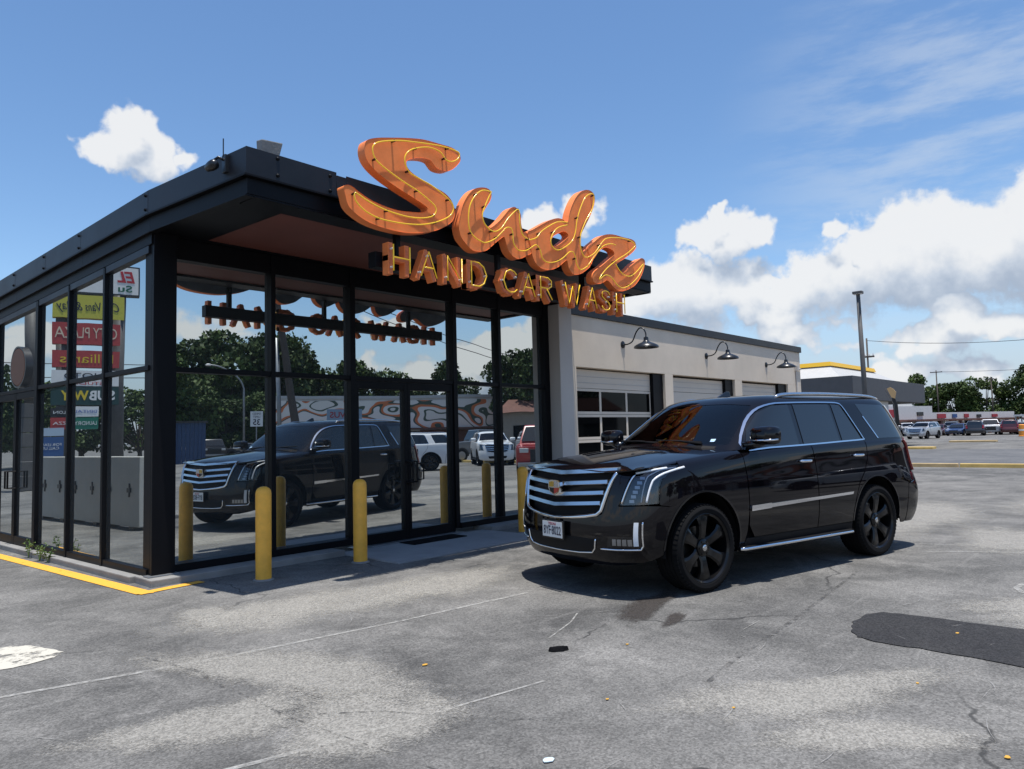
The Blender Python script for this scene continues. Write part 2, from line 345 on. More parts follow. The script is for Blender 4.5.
M_['line_worn'] = worn('line_worn', (.38, .37, .345), .50, scale=16, soft=.16)
M_['scuff'] = worn('scuff', (.33, .32, .30), .47, scale=30, soft=.2)
M_['dust'] = worn('dust', (.36, .345, .31), .44, scale=3.2, soft=.2)
M_['white_worn'] = worn('white_worn', (.50, .47, .40), .55, scale=6, soft=.05)
M_['yellow_worn'] = worn('yellow_worn', (.72, .36, .035), .64, scale=8, soft=.05)
M_['oil'] = worn('oil', (.06, .045, .04), .46, scale=3.5, soft=.16)
M_['seam'] = worn('seam_dark', (.06, .058, .056), .42, scale=14, soft=.1)
def soft(name, col, rough=.85, scale=3.0, strength=1.0):
    """dust or oil lying thinner towards its edge (mesh attribute fall)"""
    m, N, L, b = new_mat(name); tc = N.new('ShaderNodeTexCoord'); out = N['Material Output']
    n = N.new('ShaderNodeTexNoise'); n.inputs['Scale'].default_value = scale; n.inputs['Detail'].default_value = 9; n.inputs['Roughness'].default_value = .8; L.new(tc.outputs['Object'], n.inputs['Vector'])
    at = N.new('ShaderNodeAttribute'); at.attribute_name = 'fall'
    a = N.new('ShaderNodeMath'); a.operation = 'MULTIPLY_ADD'; L.new(at.outputs['Fac'], a.inputs[0]); a.inputs[1].default_value = .62; L.new(n.outputs['Fac'], a.inputs[2])
    g = N.new('ShaderNodeTexNoise'); g.inputs['Scale'].default_value = 70; g.inputs['Detail'].default_value = 4; g.inputs['Roughness'].default_value = .8; L.new(tc.outputs['Object'], g.inputs['Vector'])
    a2 = N.new('ShaderNodeMath'); a2.operation = 'MULTIPLY_ADD'; L.new(g.outputs['Fac'], a2.inputs[0]); a2.inputs[1].default_value = 1.1; L.new(a.outputs[0], a2.inputs[2]); a = a2
    r = N.new('ShaderNodeMapRange'); r.inputs['From Min'].default_value = 1.27; r.inputs['From Max'].default_value = 1.57; r.inputs['To Max'].default_value = strength; L.new(a.outputs[0], r.inputs['Value'])
    b.inputs['Roughness'].default_value = rough
    v = N.new('ShaderNodeTexVoronoi'); v.inputs['Scale'].default_value = 95; L.new(tc.outputs['Object'], v.inputs['Vector']); sp = N.new('ShaderNodeSeparateColor'); L.new(v.outputs['Color'], sp.inputs[0])
    k = N.new('ShaderNodeMapRange'); k.inputs['To Min'].default_value = .62; k.inputs['To Max'].default_value = 1.3; L.new(sp.outputs[0], k.inputs['Value'])
    sc = N.new('ShaderNodeVectorMath'); sc.operation = 'SCALE'; sc.inputs[0].default_value = col; L.new(k.outputs[0], sc.inputs['Scale']); L.new(sc.outputs[0], b.inputs['Base Color'])
    t = N.new('ShaderNodeBsdfTransparent'); mx = N.new('ShaderNodeMixShader'); L.new(r.outputs[0], mx.inputs[0]); L.new(t.outputs[0], mx.inputs[1]); L.new(b.outputs[0], mx.inputs[2]); L.new(mx.outputs[0], out.inputs[0])
    return m
M_['dust'] = soft('dust', (.36, .342, .305), scale=4, strength=.58)
M_['oil'] = soft('oil', (.045, .038, .034), .6, 2.5, .8)
def soft_sheet(name, poly, z, mt):
    cx = sum(p[0] for p in poly) / len(poly); cy = sum(p[1] for p in poly) / len(poly); n = len(poly); ks = (1.0, .72, .42); vs = []; fall = []
    for i, k in enumerate(ks):
        vs += [(cx + (x - cx) * k, cy + (y - cy) * k, z) for x, y in poly]; fall += [(0, .5, .9)[i]] * n
    vs.append((cx, cy, z)); fall.append(1.0)
    fs = [(i * n + k, i * n + (k + 1) % n, (i + 1) * n + (k + 1) % n, (i + 1) * n + k) for i in range(2) for k in range(n)] + [(2 * n + k, 2 * n + (k + 1) % n, 3 * n) for k in range(n)]
    me = bpy.data.meshes.new(name); me.from_pydata(vs, [], fs); me.update()
    at = me.attributes.new('fall', 'FLOAT', 'POINT'); at.data.foreach_set('value', fall)
    return struct(link(name, me, mt))
def sheet(name, poly, z, mt, cat=True):
    mb = MB(); tri = tess(poly); mb.add([(x, y, z) for x, y in poly], [tuple(t) for t in tri])
    me = mb.mesh(name)
    bm = bmesh.new(); bm.from_mesh(me)
    for f in bm.faces:
        if f.normal.z < 0: f.normal_flip()
    bm.to_mesh(me); bm.free()
    return struct(link(name, me, mt))
def strip(name, path, w, z, mt, jit=0):
    L_, Rr = [], []; n = len(path)
    for i, (x, y) in enumerate(path):
        a = path[max(0, i - 1)]; c = path[min(n - 1, i + 1)]; dx, dy = c[0] - a[0], c[1] - a[1]; l = math.hypot(dx, dy); ww = w * (1 + random.uniform(-jit, jit)) / 2
        L_.append((x - dy / l * ww, y + dx / l * ww)); Rr.append((x + dy / l * ww, y - dx / l * ww))
    return sheet(name, L_ + Rr[::-1], z, mt)
sheet('ground', [(-900, -900), (900, -900), (900, 900), (-900, 900)], 0, M_['asphalt'])
def rag(poly, amp, n=4):
    out = []
    for i in range(len(poly)):
        a, b = poly[i], poly[(i + 1) % len(poly)]
        for k in range(n):
            t = k / n; out.append((a[0] + (b[0] - a[0]) * t + random.uniform(-amp, amp), a[1] + (b[1] - a[1]) * t + random.uniform(-amp, amp)))
    return out
# drive lane to the right and its yellow kerbs
sheet('road', [(25.6, 9), (44.8, 9), (44.8, -90), (25.6, -90)], .004, M_['road'])
M_['kerb_yellow'] = mat('kerb_yellow', (.58, .40, .13), .8, var=.2, vscale=3)
def kerb(name, x0, x1, y0, y1, mt):
    mb = MB(); mb.box(x0, x1, y0, y1, -.02, .13); return struct(mb.build(name, mt, bevel=.02))
M_['kerb_tan'] = mat('kerb_tan', (.50, .36, .18), .8, var=.2, vscale=3)
kerb('kerb', 25.2, 25.38, -2.6, 3.5, M_['kerb_tan']); kerb('kerb', 25.2, 25.38, -30, -2.65, M_['kerb_yellow'])
kerb('kerb', 45.0, 45.9, 2.55, 7.0, M_['kerb_yellow']); kerb('kerb', 61.5, 62.4, 2.0, 5.1, M_['kerb_tan'])
# asphalt patch, worn lines, stains
px = [(2.40, -6.42), (2.55, -6.34), (2.8, -6.28), (3.05, -6.27), (3.24, -6.36), (3.27, -6.6), (3.29, -7.3), (3.34, -8.4), (3.3, -9.6), (2.3, -9.6), (2.28, -8.4), (2.33, -7.4), (2.36, -6.9), (2.35, -6.6)]
sheet('asphalt_patch', rag(px, .015, 4), .006, M_['patch'])
sheet('white_paint_patch', rag([(-1.60, -1.60), (-1.45, -1.80), (-1.37, -2.10), (-1.50, -2.22), (-1.81, -2.24), (-2.6, -2.15), (-2.6, -1.35)], .02, 5), .004, M_['white_worn'])
W = M_['line_worn']
strip('worn_line', [(-4, -2.3), (-1.94, -2.88), (-.7, -3.2), (.7, -3.42), (2.1, -3.56)], .034, .004, W, .5)
strip('worn_line', [(-2.2, -4.7), (-1.31, -4.95), (-.5, -5.12), (.32, -5.27)], .026, .004, W, .5)
strip('worn_line', [(1.05, -4.7), (1.5, -4.55), (1.75, -4.42)], .02, .004, W, .5)
strip('worn_line', [(6.5, -5.9), (6.9, -6.6), (7.2, -7.4)], .03, .004, W, .5)
strip('worn_line', [(7.1, -5.7), (7.3, -6.4), (7.6, -7.0)], .03, .004, W, .5)
for cx, cy, r in ((4.9, -7.3, .34), (5.9, -8.1, .4)):
    strip('worn_line', [(cx + r * math.cos(a / 9 * 5.2), cy + r * .8 * math.sin(a / 9 * 5.2)) for a in range(10)], .04, .004, W, .4)
strip('pavement_seam', [(-1.07, -2.69), (-1.02, -3.0), (-.95, -3.38), (-1.0, -3.7), (-.97, -4.1), (-.99, -4.5), (-.95, -4.9), (-.89, -5.54), (-.8, -6.3)], .022, .005, M_['seam'], .6)
strip('pavement_seam', [(.9, -6.05), (1.4, -5.98), (2.6, -5.9), (3.8, -5.78), (4.95, -5.67)], .03, .005, M_['seam'], .5)
strip('pavement_seam', [(-.9, -4.6), (-.6, -4.9), (-.4, -5.3), (-.1, -5.7)], .02, .005, M_['seam'], .6)
def blob(cx, cy, rx, ry, rot, n=22, am=.25):
    ph = random.uniform(0, 6); out = []
    for k in range(n):
        a = 2 * math.pi * k / n; r = 1 + am * math.sin(3 * a + ph) * .6 + random.uniform(-am, am) * .5; x, y = rx * r * math.cos(a), ry * r * math.sin(a)
        out.append((cx + x * math.cos(rot) - y * math.sin(rot), cy + x * math.sin(rot) + y * math.cos(rot)))
    return out
D_ = M_['dust']
z = .0042
for a in ((-.55, -3.9, .35, 1.2, .3), (-.75, -4.9, .45, .5, 0), (-1.3, -4.3, .3, .6, 1.3), (1.0, -2.4, 1.4, .5, -.1), (2.0, -2.6, 1.0, .45, .1), (1.1, -6.6, .3, .9, 1.0), (.7, -7.0, .2, .5, .7), (.2, -2.2, .9, .5, .2), (4.2, -7.6, .5, 1.1, .8), (6.4, -8.0, .9, .5, 0), (8, -6.6, 1.2, .7, .3), (5.4, -9.2, .8, .5, .4), (-.2, -1.9, .25, .4, .4), (10.5, -4.8, 2.5, .9, .2), (13, -7, 3, 1.1, .1)):
    soft_sheet('dust_patch', blob(a[0], a[1], a[2] * 1.35, a[3] * 1.35, a[4]), z, D_); z += .0001
soft_sheet('oil_stain', blob(2.3, -4.75, .85, .22, .25), .0062, M_['oil'])
soft_sheet('oil_stain', blob(2.05, -5.15, .32, .1, .3), .0064, M_['oil'])
soft_sheet('oil_stain', blob(9.3, -8.2, .8, .3, .5), .0064, M_['oil'])
# painted border round the glass pavilion, concrete apron by the doors
PSI = R(-2.66); LD = (math.sin(PSI), math.cos(PSI)); LN = (math.cos(PSI), -math.sin(PSI))   # left facade direction, inward normal
def LP(t, n=0.0): return (LD[0] * t + LN[0] * n, LD[1] * t + LN[1] * n)
strip('yellow_line', [LP(4.25, -.33), LP(3, -.30), LP(1.5, -.265), (-.205, -.44), (-.215, -.46)], .16, .0067, M_['yellow_worn'], .04)
strip('yellow_line', [(-.27, -.42), (.1, -.365), (.42, -.33)], .13, .0071, M_['yellow_worn'], .04)
strip('yellow_line', [LP(9, -.38), LP(6.6, -.33), LP(5.6, -.31)], .13, .0067, M_['yellow_worn'], .04)
mb = MB(); mb.box(2.35, 5.05, -1.28, .0, -.05, .018); struct(mb.build('concrete_apron', M_['slab'], bevel=.006))

# fine scratches and scuffs, too small and many to count
rs_ = random.Random(21); mb = MB()
for k in range(170):
    x = rs_.uniform(-2.5, 9); y = rs_.uniform(-8.6, -2.2) if x < 5 else rs_.uniform(-9.5, -5.8); a = rs_.choice((rs_.uniform(0, 6.28), rs_.gauss(-.15, .2))); l = rs_.uniform(.04, .35); w = rs_.uniform(.0015, .005); bend = rs_.uniform(-.3, .3); P = []
    for i in range(5):
        t = i / 4 - .5; aa = a + bend * t; P.append((x + math.cos(aa) * l * t, y + math.sin(aa) * l * t))
    vs = []
    for i, (px_, py_) in enumerate(P):
        ww = w * (1 - abs(i / 2 - 1) * .7); vs += [(px_ - math.sin(a) * ww, py_ + math.cos(a) * ww, .0072), (px_ + math.sin(a) * ww, py_ - math.cos(a) * ww, .0072)]
    mb.add(vs, [(2 * i, 2 * i + 1, 2 * i + 3, 2 * i + 2) for i in range(4)])
o = mb.build('scuff_marks', M_['scuff'], recalc=False); o['kind'] = 'stuff'; o['label'] = 'fine pale scratches and scuffs scattered over the worn asphalt'; o['category'] = 'scuff marks'
# ------------------------------------------------------------------ car wash building
BLD = tag(empty('car_wash_building'), 'car wash with black steel glass pavilion, projecting canopy and cream garage wing', 'building')
BS, GLS = M_['black_steel'], M_['window_glass']
def bbox(name, x0, x1, y0, y1, z0, z1, mt, parent=BLD, bevel=.004):
    mb = MB(); mb.box(x0, x1, y0, y1, z0, z1); return mb.build(name, mt, parent, bevel=bevel)
def lbox(name, t0, t1, n0, n1, z0, z1, mt, parent=BLD, bevel=.004, s0=0.0, s1=0.0):
    """box along the left facade: t along it, n inwards; s0/s1 drop of height at both ends"""
    P = lambda t, n, z: (*LP(t, n), z)
    mb = MB(); mb.hexa([P(t0, n0, z0 - s0), P(t1, n0, z0 - s1), P(t1, n1, z0 - s1), P(t0, n1, z0 - s0)], [P(t0, n0, z1 - s0), P(t1, n0, z1 - s1), P(t1, n1, z1 - s1), P(t0, n1, z1 - s0)])
    return mb.build(name, mt, parent, bevel=bevel)
SL = .032   # fall of the roof towards the back
GY, FY0, FY1 = .186, .10, .21
# kerb ledge
bbox('kerb_ledge', -.06, 2.34, -.20, .25, -.05, .075, M_['concrete'], bevel=.012)
bbox('kerb_ledge', 5.06, 7.0, -.20, .25, -.05, .075, M_['concrete'], bevel=.012)
lbox('kerb_ledge', .26, 9.0, -.10, .25, -.05, .073, M_['concrete'], bevel=.012)
# corner column
col_ = bbox('corner_column', .02, .27, .0, .05, .09, 3.86, BS)
bbox('column_flange', .02, .07, .051, .24, .09, 3.86, BS, col_); bbox('column_base_plate', -.03, .30, -.045, .1, .0755, .0895, M_['grey_metal'], col_)
# front frame
MUL = [(1.48, 1.54), (2.66, 2.745), (4.575, 4.66), (5.615, 5.68), (6.80, 6.94)]
for a, b in MUL: bbox('mullion', a, b, FY0, FY1, .08, 3.86, BS)
bbox('sill', .271, 2.659, FY0 - .02, FY1 - .002, .076, .16, BS); bbox('sill', 4.661, 6.799, FY0 - .02, FY1 - .002, .076, .16, BS)
spans = [(.271, 1.479), (1.541, 2.659), (2.746, 4.574), (4.661, 5.614), (5.681, 6.799)]
for i, (a, b) in enumerate(spans):
    bbox('transom', a, b, FY0 + .012, FY1 - .004, 2.315, 2.375, BS)
    bbox('head_rail', a, b, FY0 + .012, FY1 - .004, 3.62, 3.86, BS)
    bbox('window_pane', a + .002, b - .002, GY, GY + .008, 2.376, 3.619, GLS, bevel=0)
    if i != 2: bbox('window_pane', a + .002, b - .002, GY, GY + .008, .161, 2.314, GLS, bevel=0)
# double door
for a, b, hx in ((2.747, 3.656, 3.62), (3.660, 4.573, 3.70)):
    e = empty('door', (0, 0, 0)); e.parent = BLD
    st = .055
    bbox('stile', a, a + st, FY0 + .02, FY1 - .01, .03, 2.31, BS, e); bbox('stile', b - st, b, FY0 + .02, FY1 - .01, .03, 2.31, BS, e)
    bbox('rail', a + st, b - st, FY0 + .022, FY1 - .012, .03, .17, BS, e); bbox('rail', a + st, b - st, FY0 + .022, FY1 - .012, 2.20, 2.31, BS, e)
    bbox('pane', a + st, b - st, GY - .01, GY - .002, .17, 2.20, GLS, e, bevel=0)
    mb = MB(); mb.tube([(hx, FY0 + .02, 1.16), (hx, -.03, 1.15), (hx, -.03, 1.0), (hx, -.03, .86), (hx, FY0 + .02, .85)], .014, 8)
    c = 3.50 if hx < 3.66 else 3.82
    mb.tube([(hx, -.03, 1.12), (c, -.03, 1.12), (c, -.03, .89), (hx, -.03, .89)], .012, 8); mb.build('handle', BS, e, smooth=40)
bbox('threshold', 2.662, 4.658, .0, FY1 + .02, .0185, .029, M_['grey_metal'])
# left frame
LM = [(1.29, 1.35), (2.46, 2.52), (3.66, 3.76), (5.55, 5.65), (6.78, 6.84)]
for a, b in LM: lbox('mullion', a, b, -.005, .11, .074, 3.71 - SL * a, BS)
ls = [(.10, 1.289), (1.351, 2.459), (2.521, 3.659), (3.761, 5.549), (5.651, 6.779), (6.841, 9.0)]
for i, (a, b) in enumerate(ls):
    lbox('transom', a, b, .005, .10, 2.32, 2.375, BS); lbox('head_rail', a, b, .002, .14, 3.635, 3.72, M_['fascia_steel'], s0=SL * a, s1=SL * b)
    lbox('window_pane', a + .002, b - .002, .045, .055, 2.376, 3.634, GLS, bevel=0, s0=SL * a, s1=SL * b) if True else None
    if i != 3:
        lbox('window_pane', a + .002, b - .002, .045, .055, .151, 2.319, GLS, bevel=0); lbox('sill', a, b, .004, .11, .074, .15, BS)
for a, b, h in ((3.762, 4.653, 4.60), (4.657, 5.548, 4.72)):
    e = empty('side_door'); e.parent = BLD
    lbox('stile', a, a + .055, .01, .10, .08, 2.315, BS, e); lbox('stile', b - .055, b, .01, .10, .08, 2.315, BS, e)
    lbox('rail', a + .055, b - .055, .012, .098, .08, .2, BS, e); lbox('rail', a + .055, b - .055, .012, .098, 2.22, 2.315, BS, e)
    lbox('pane', a + .055, b - .055, .045, .053, .2, 2.22, GLS, e, bevel=0)
    mb = MB(); s = -1 if h < 4.5 else 1
    mb.tube([(*LP(h, .02), 1.15), (*LP(h, -.08), 1.15), (*LP(h, -.08), .9), (*LP(h, .02), .9)], .014, 8); mb.build('handle', BS, e, smooth=40)
# beam above left windows, roof deck and fascia
lbox('side_beam', .02, 9, .0, .3, 3.722, 4.02, BS, s0=0, s1=SL * 9)
bbox('front_beam', .272, 7.2, .02, .30, 3.862, 4.0, BS)
mb = MB(); zt = 4.24
mb.hexa([(.22, -1.78, zt - .03), (7.40, -1.70, zt - .03), (7.40, 9, zt - .30), (-.36, 9, zt - .30)], [(.22, -1.78, zt), (7.40, -1.70, zt), (7.40, 9, zt - .27), (-.36, 9, zt - .27)]); mb.build('roof_deck', M_['grey_metal'], BLD)
# fascia panels (upper band) : left side in sheets, then the front
FS = M_['fascia_steel']
C0 = (.165, -1.85); C1 = (7.45, -1.76)
def seg(name, a, b, z0, z1, th, mt, drop=(0, 0), out=0.0, parent=BLD):
    dx, dy = b[0] - a[0], b[1] - a[1]; l = math.hypot(dx, dy); nx, ny = dy / l, -dx / l   # right-hand side = outside
    o = lambda p, k: (p[0] + nx * k, p[1] + ny * k)
    A0, A1, B0, B1 = o(a, out), o(a, out - th), o(b, out), o(b, out - th)
    mb = MB(); mb.hexa([(*A0, z0 - drop[0]), (*B0, z0 - drop[1]), (*B1, z0 - drop[1]), (*A1, z0 - drop[0])], [(*A0, z1 - drop[0]), (*B0, z1 - drop[1]), (*B1, z1 - drop[1]), (*A1, z1 - drop[0])])
    return mb.build(name, mt, parent, bevel=.003)
def screws(parent, p, n, z0, z1):
    mb = MB()
    for z in (z0, z1): mb.lathe([(.0, .0), (.018, .0), (.018, .012), (.008, .02), (0, .021)], 8, 'Z')
    # orient: outward normal n
    M = Matrix.Translation((0, 0, 0)); q = Vector((n[0], n[1], 0)).to_track_quat('Z', 'Y').to_matrix(); vs = [q @ Vector(v) for v in mb.v]; h = len(vs) // 2
    mb.v = [tuple(v + Vector((p[0], p[1], z0 if i < h else z1))) for i, v in enumerate(vs)]
    mb.build('bolt', BS, parent, smooth=40)
K = (.0, .0)
lpts = [LP(9.0, -.02), LP(7.3, -.02), LP(5.9, -.02), LP(4.55, -.02), LP(3.25, -.02), LP(1.95, -.02), (-.02, 0), C0]
lz = [SL * 9, SL * 7.3, SL * 5.9, SL * 4.55, SL * 3.25, SL * 1.95, 0, 0]
for i in range(len(lpts) - 1):
    a, b = lpts[i], lpts[i + 1]; d = Vector((b[0] - a[0], b[1] - a[1])).normalized()
    g = .006 if i < 6 else 0
    b2 = (b[0] - d.x * g, b[1] - d.y * g)
    if i == 6: b2 = (b[0] + d.x * .017, b[1] + d.y * .017)
    ps_ = seg('fascia_panel', a, b2, 4.045, 4.31, .012, FS, (lz[i], lz[i + 1]), .03 + (.0 if i < 6 else .0))
    seg('drip_flange', a, b, 4.02, 4.042, .10, BS, (lz[i], lz[i + 1]), .055)
    seg('lower_fascia', a, b, 3.86, 4.018, .014, BS, (lz[i], lz[i + 1]), .005)
    seg('bottom_flange', a, b, 3.84, 3.858, .09, BS, (lz[i], lz[i + 1]), .02)
    if i < 6: screws(ps_, (b[0] - d.x * .06 + d.y * .03, b[1] - d.y * .06 - d.x * .03), (d.y, -d.x), 4.10 - lz[i + 1], 4.26 - lz[i + 1])
D1 = Vector((C1[0] - C0[0], C1[1] - C0[1])).normalized()
fp = [0.0, .38, 1.22]
P0 = lambda s: (C0[0] + D1.x * s, C0[1] + D1.y * s)
LEN = math.hypot(C1[0] - C0[0], C1[1] - C0[1])
for a, b, zt_ in ((-.03, .98, 4.31), (.985, 1.10, 4.28), (1.105, 3.2, 4.30), (3.206, 5.3, 4.30), (5.306, LEN, 4.30)):
    o = seg('fascia_panel', P0(a), P0(b), 4.045, zt_, .012, FS, out=.03)
    if b < 1.05: screws(o, (P0(.3)[0], P0(.3)[1] - .03), (0, -1), 4.10, 4.27); screws(o, (P0(.9)[0], P0(.9)[1] - .03), (0, -1), 4.09, 4.25)
    seg('drip_flange', P0(a - (.025 if a < 0 else 0)), P0(b), 4.02, 4.042, .10, BS, out=.055)
seg('lower_fascia', P0(-.005), P0(LEN), 3.86, 4.018, .014, BS, out=.005); seg('bottom_flange', P0(.07), P0(LEN), 3.84, 3.858, .29, BS, out=.0)
# right end of canopy
E0, E1 = C1, (7.45, .3)
seg('fascia_panel', E0, E1, 4.045, 4.30, .012, FS, out=.0); seg('lower_fascia', E0, E1, 3.86, 4.04, .014, BS, out=-.03); seg('bottom_flange', E0, E1, 3.84, 3.858, .09, BS, out=-.02)
# soffit boards
mb = MB(); mb.hexa([(.72, -1.56, 3.872), (7.30, -1.48, 3.872), (7.30, .015, 3.872), (.62, .015, 3.872)], [(.72, -1.56, 3.886), (7.30, -1.48, 3.886), (7.30, .015, 3.886), (.62, .015, 3.886)]); mb.build('soffit', M_['soffit'], BLD)
mb = MB(); mb.hexa([(.18, -1.76, 3.862), (.718, -1.56, 3.862), (.618, .012, 3.862), (.03, .012, 3.862)], [(.18, -1.76, 3.90), (.718, -1.56, 3.90), (.618, .012, 3.90), (.03, .012, 3.90)]); mb.build('soffit_edge_beam', BS, BLD)
# fin pier and garage wing
bbox('pier', 6.95, 7.32, -.14, .5, -.02, 3.835, M_['pier_paint'], bevel=.01)
WP = M_['wall_paint']
x0, x1 = 7.321, 18.54
bbox('wall', x0, x1, .0, .3, 2.745, 3.72, WP); bbox('coping', x0, x1 + .06, -.04, .36, 3.722, 3.89, FS)
piers = [(7.321, 7.60), (10.77, 11.11), (14.17, 14.57), (17.56, 18.54)]
for a, b in piers: bbox('pier', a, b, .0, .3, -.02, 2.744, WP)
bbox('end_wall', x1 - .3, x1, .302, 9, -.02, 3.72, WP); bbox('coping', x1 - .34, x1 + .06, .362, 9.0, 3.722, 3.89, FS)
mb = MB(); mb.box(7.45, x1 - .32, .31, 9, 3.6, 3.7); mb.build('roof_deck', M_['grey_metal'], BLD)
M_['inside'] = mat('inside_dark', (.03, .03, .03), .8)
mb = MB(); mb.box(x0, x1 - .32, 3.2, 3.3, 0, 3.58); mb.build('back_wall', M_['inside'], BLD)
def garage_door(a, b):
    e = empty('garage_door'); e.parent = BLD
    bbox('jamb', b, b + .40 if b < 17 else b + .56, .06, .2, .0, 2.744, BS, e)
    Y0, Y1 = .14, .18
    rows = [(2.36, 2.72, 0), (1.86, 2.352, 1), (1.37, 1.852, 1), (.88, 1.362, 1), (.02, .872, 0)]
    if a > 9: rows = [(2.38, 2.70, 0), (2.04, 2.372, 0), (1.70, 2.032, 0), (1.36, 1.692, 0), (1.02, 1.352, 0), (.02, 1.012, 0)]
    for z0, z1, g in rows:
        if not g:
            p = bbox('panel', a + .01, b - .005, Y0, Y1, z0, z1, M_['door_cream'], e)
            if z1 > 2.5:
                for k in range(2): bbox('groove_rib', a + .012, b - .007, Y0 - .006, Y0 - .0005, z0 + .1 + k * .12, z0 + .112 + k * .12, M_['pier_paint'], p, bevel=0)
        else:
            f = MB(); n = 3; w = (b - a - .015) / n
            f.box(a + .01, b - .005, Y0, Y1, z0, z0 + .05); f.box(a + .01, b - .005, Y0, Y1, z1 - .05, z1)
            for k in range(n + 1):
                x = a + .01 + (b - a - .015) * k / n; f.box(max(a + .01, x - .03), min(b - .005, x + .03), Y0 + .001, Y1 - .001, z0 + .05, z1 - .05)
            fo = f.build('panel', M_['door_cream'], e)
            for k in range(n): bbox('pane', a + .04 + w * k, a - .02 + w * (k + 1), Y0 + .012, Y0 + .018, z0 + .05, z1 - .05, M_['dark_glass'], fo, bevel=0)
for a, b in ((7.60, 10.37), (11.11, 13.75), (14.57, 17.0)): garage_door(a, b)
mb = MB(); mb.tube([(18.15, -.03, 0), (18.15, -.03, 3.18), (18.2, -.03, 3.22), (18.5, -.03, 3.22)], .022, 8); mb.box(18.1, 18.22, -.09, -.002, 3.16, 3.30); mb.build('conduit', M_['pier_paint'], BLD, smooth=40)
# gooseneck wall lamps
BE = mat('lamp_black', (.012, .013, .015), .3)
M_['bulb'] = mat('bulb', (.7, .7, .66), .2)
def wall_lamp():
    e = empty('wall_lamp')
    mb = MB(); mb.lathe([(.0, 0), (.075, 0), (.075, .012), (.05, .03), (.0, .032)], 16, 'Y'); mb.build('wall_plate', BE, e, smooth=40)
    pts = catmull([(0, -.02, 0), (0, -.13, .0), (0, -.24, .05), (0, -.32, .2), (0, -.41, .29), (0, -.50, .27), (0, -.55, .18), (0, -.555, .10)], 4)
    mb = MB(); mb.tube(pts, .014, 8); mb.build('arm', BE, e, smooth=True)
    prof = [(.03, .1), (.045, .09), (.05, .03), (.075, .0), (.16, -.035), (.235, -.075), (.25, -.115), (.245, -.116), (.22, -.08), (.15, -.05), (.05, -.02), (.0, -.02)]
    mb = MB(); mb.lathe(prof, 28, 'Z', (0, -.555, 0)); mb.build('shade', BE, e, smooth=50)
    mb = MB(); mb.lathe([(0, -.10), (.03, -.09), (.042, -.06), (.03, -.025), (0, -.02)], 12, 'Z', (0, -.555, 0)); mb.build('bulb', M_['bulb'], e, smooth=True)
    return e
l0 = wall_lamp()
for i, (x, z, lab) in enumerate(((9.17, 3.27, 'black gooseneck wall lamp nearest the neon sign, above first garage door'), (12.7, 3.26, 'black gooseneck wall lamp above the middle garage door'), (16.11, 3.23, 'black gooseneck wall lamp at the far end above the last garage door'))):
    e = l0 if i == 0 else copy_tree(l0); e.location = (x, -.001, z); tag(e, lab, 'lamp', 'gooseneck lamps along the garage wall')
# bollards
def bollard():
    e = empty('bollard'); r = .084
    mb = MB(); mb.lathe([(r, 0), (r, .93), (r * .93, .965), (r * .72, .99), (r * .4, 1.005), (0, 1.01)], 28); mb.build('post', M_['yellow_paint'], e, smooth=50)
    mb = MB(); mb.lathe([(r + .03, 0), (r + .02, .012), (r + .002, .018)], 20); mb.build('footing', M_['concrete'], e, smooth=True)
    return e
b0 = bollard()
for i, (x, y, lab) in enumerate(((.883, -.802, 'yellow steel bollard nearest the corner column'), (2.168, -.772, 'yellow steel bollard just left of the entrance apron'), (5.22, -.72, 'yellow steel bollard beside the front grille of the black SUV'), (6.27, -.74, 'yellow steel bollard hidden behind the SUV, seen mirrored in last window'))):
    e = b0 if i == 0 else copy_tree(b0); e.location = (x, y, .0); tag(e, lab, 'bollard', 'yellow bollards before the glass front')
# door mat
mb = MB(); mb.box(3.36, 4.36, -.36, -.02, .019, .031); tag(mb.build('door_mat', M_['rubber'], bevel=.004), 'black rubber doormat on the concrete apron before the glass doors', 'doormat')
# security camera and floodlight on the roof edge
cm = tag(empty('security_camera', (.12, -1.55, 4.2)), 'small black security camera with aerial on the canopy corner', 'camera')
mb = MB(); mb.box(-.05, .0, -.035, .035, -.08, .1); mb.build('bracket', BE, cm, bevel=.006)
mb = MB(); mb.tube([(-.03, 0, .04), (-.09, .02, .07), (-.13, .05, .03)], .014, 8); mb.build('arm', BE, cm, smooth=True)
mb = MB(); mb.lathe([(0, -.08), (.04, -.07), (.05, 0), (.05, .06), (.03, .09), (0, .095)], 14, 'Y', (-.14, .06, -.02)); mb.build('camera_head', BE, cm, smooth=50)
mb = MB(); mb.tube([(-.05, 0, .08), (-.05, 0, .26)], .006, 6); mb.build('aerial', BE, cm)
fl = tag(empty('roof_floodlight', (.50, -1.62, 4.24)), 'small grey floodlight box standing on the roof edge', 'floodlight')
mb = MB(); mb.hexa([(-.09, -.05, .10), (.09, -.05, .10), (.09, .05, .10), (-.09, .05, .10)], [(-.10, -.07, .27), (.13, -.07, .29), (.13, .05, .31), (-.10, .05, .29)]); mb.build('housing', M_['concrete'], fl, bevel=.01)
mb = MB(); mb.tube([(0, 0, 0), (0, 0, .13)], .02, 8); mb.build('stem', M_['grey_metal'], fl)
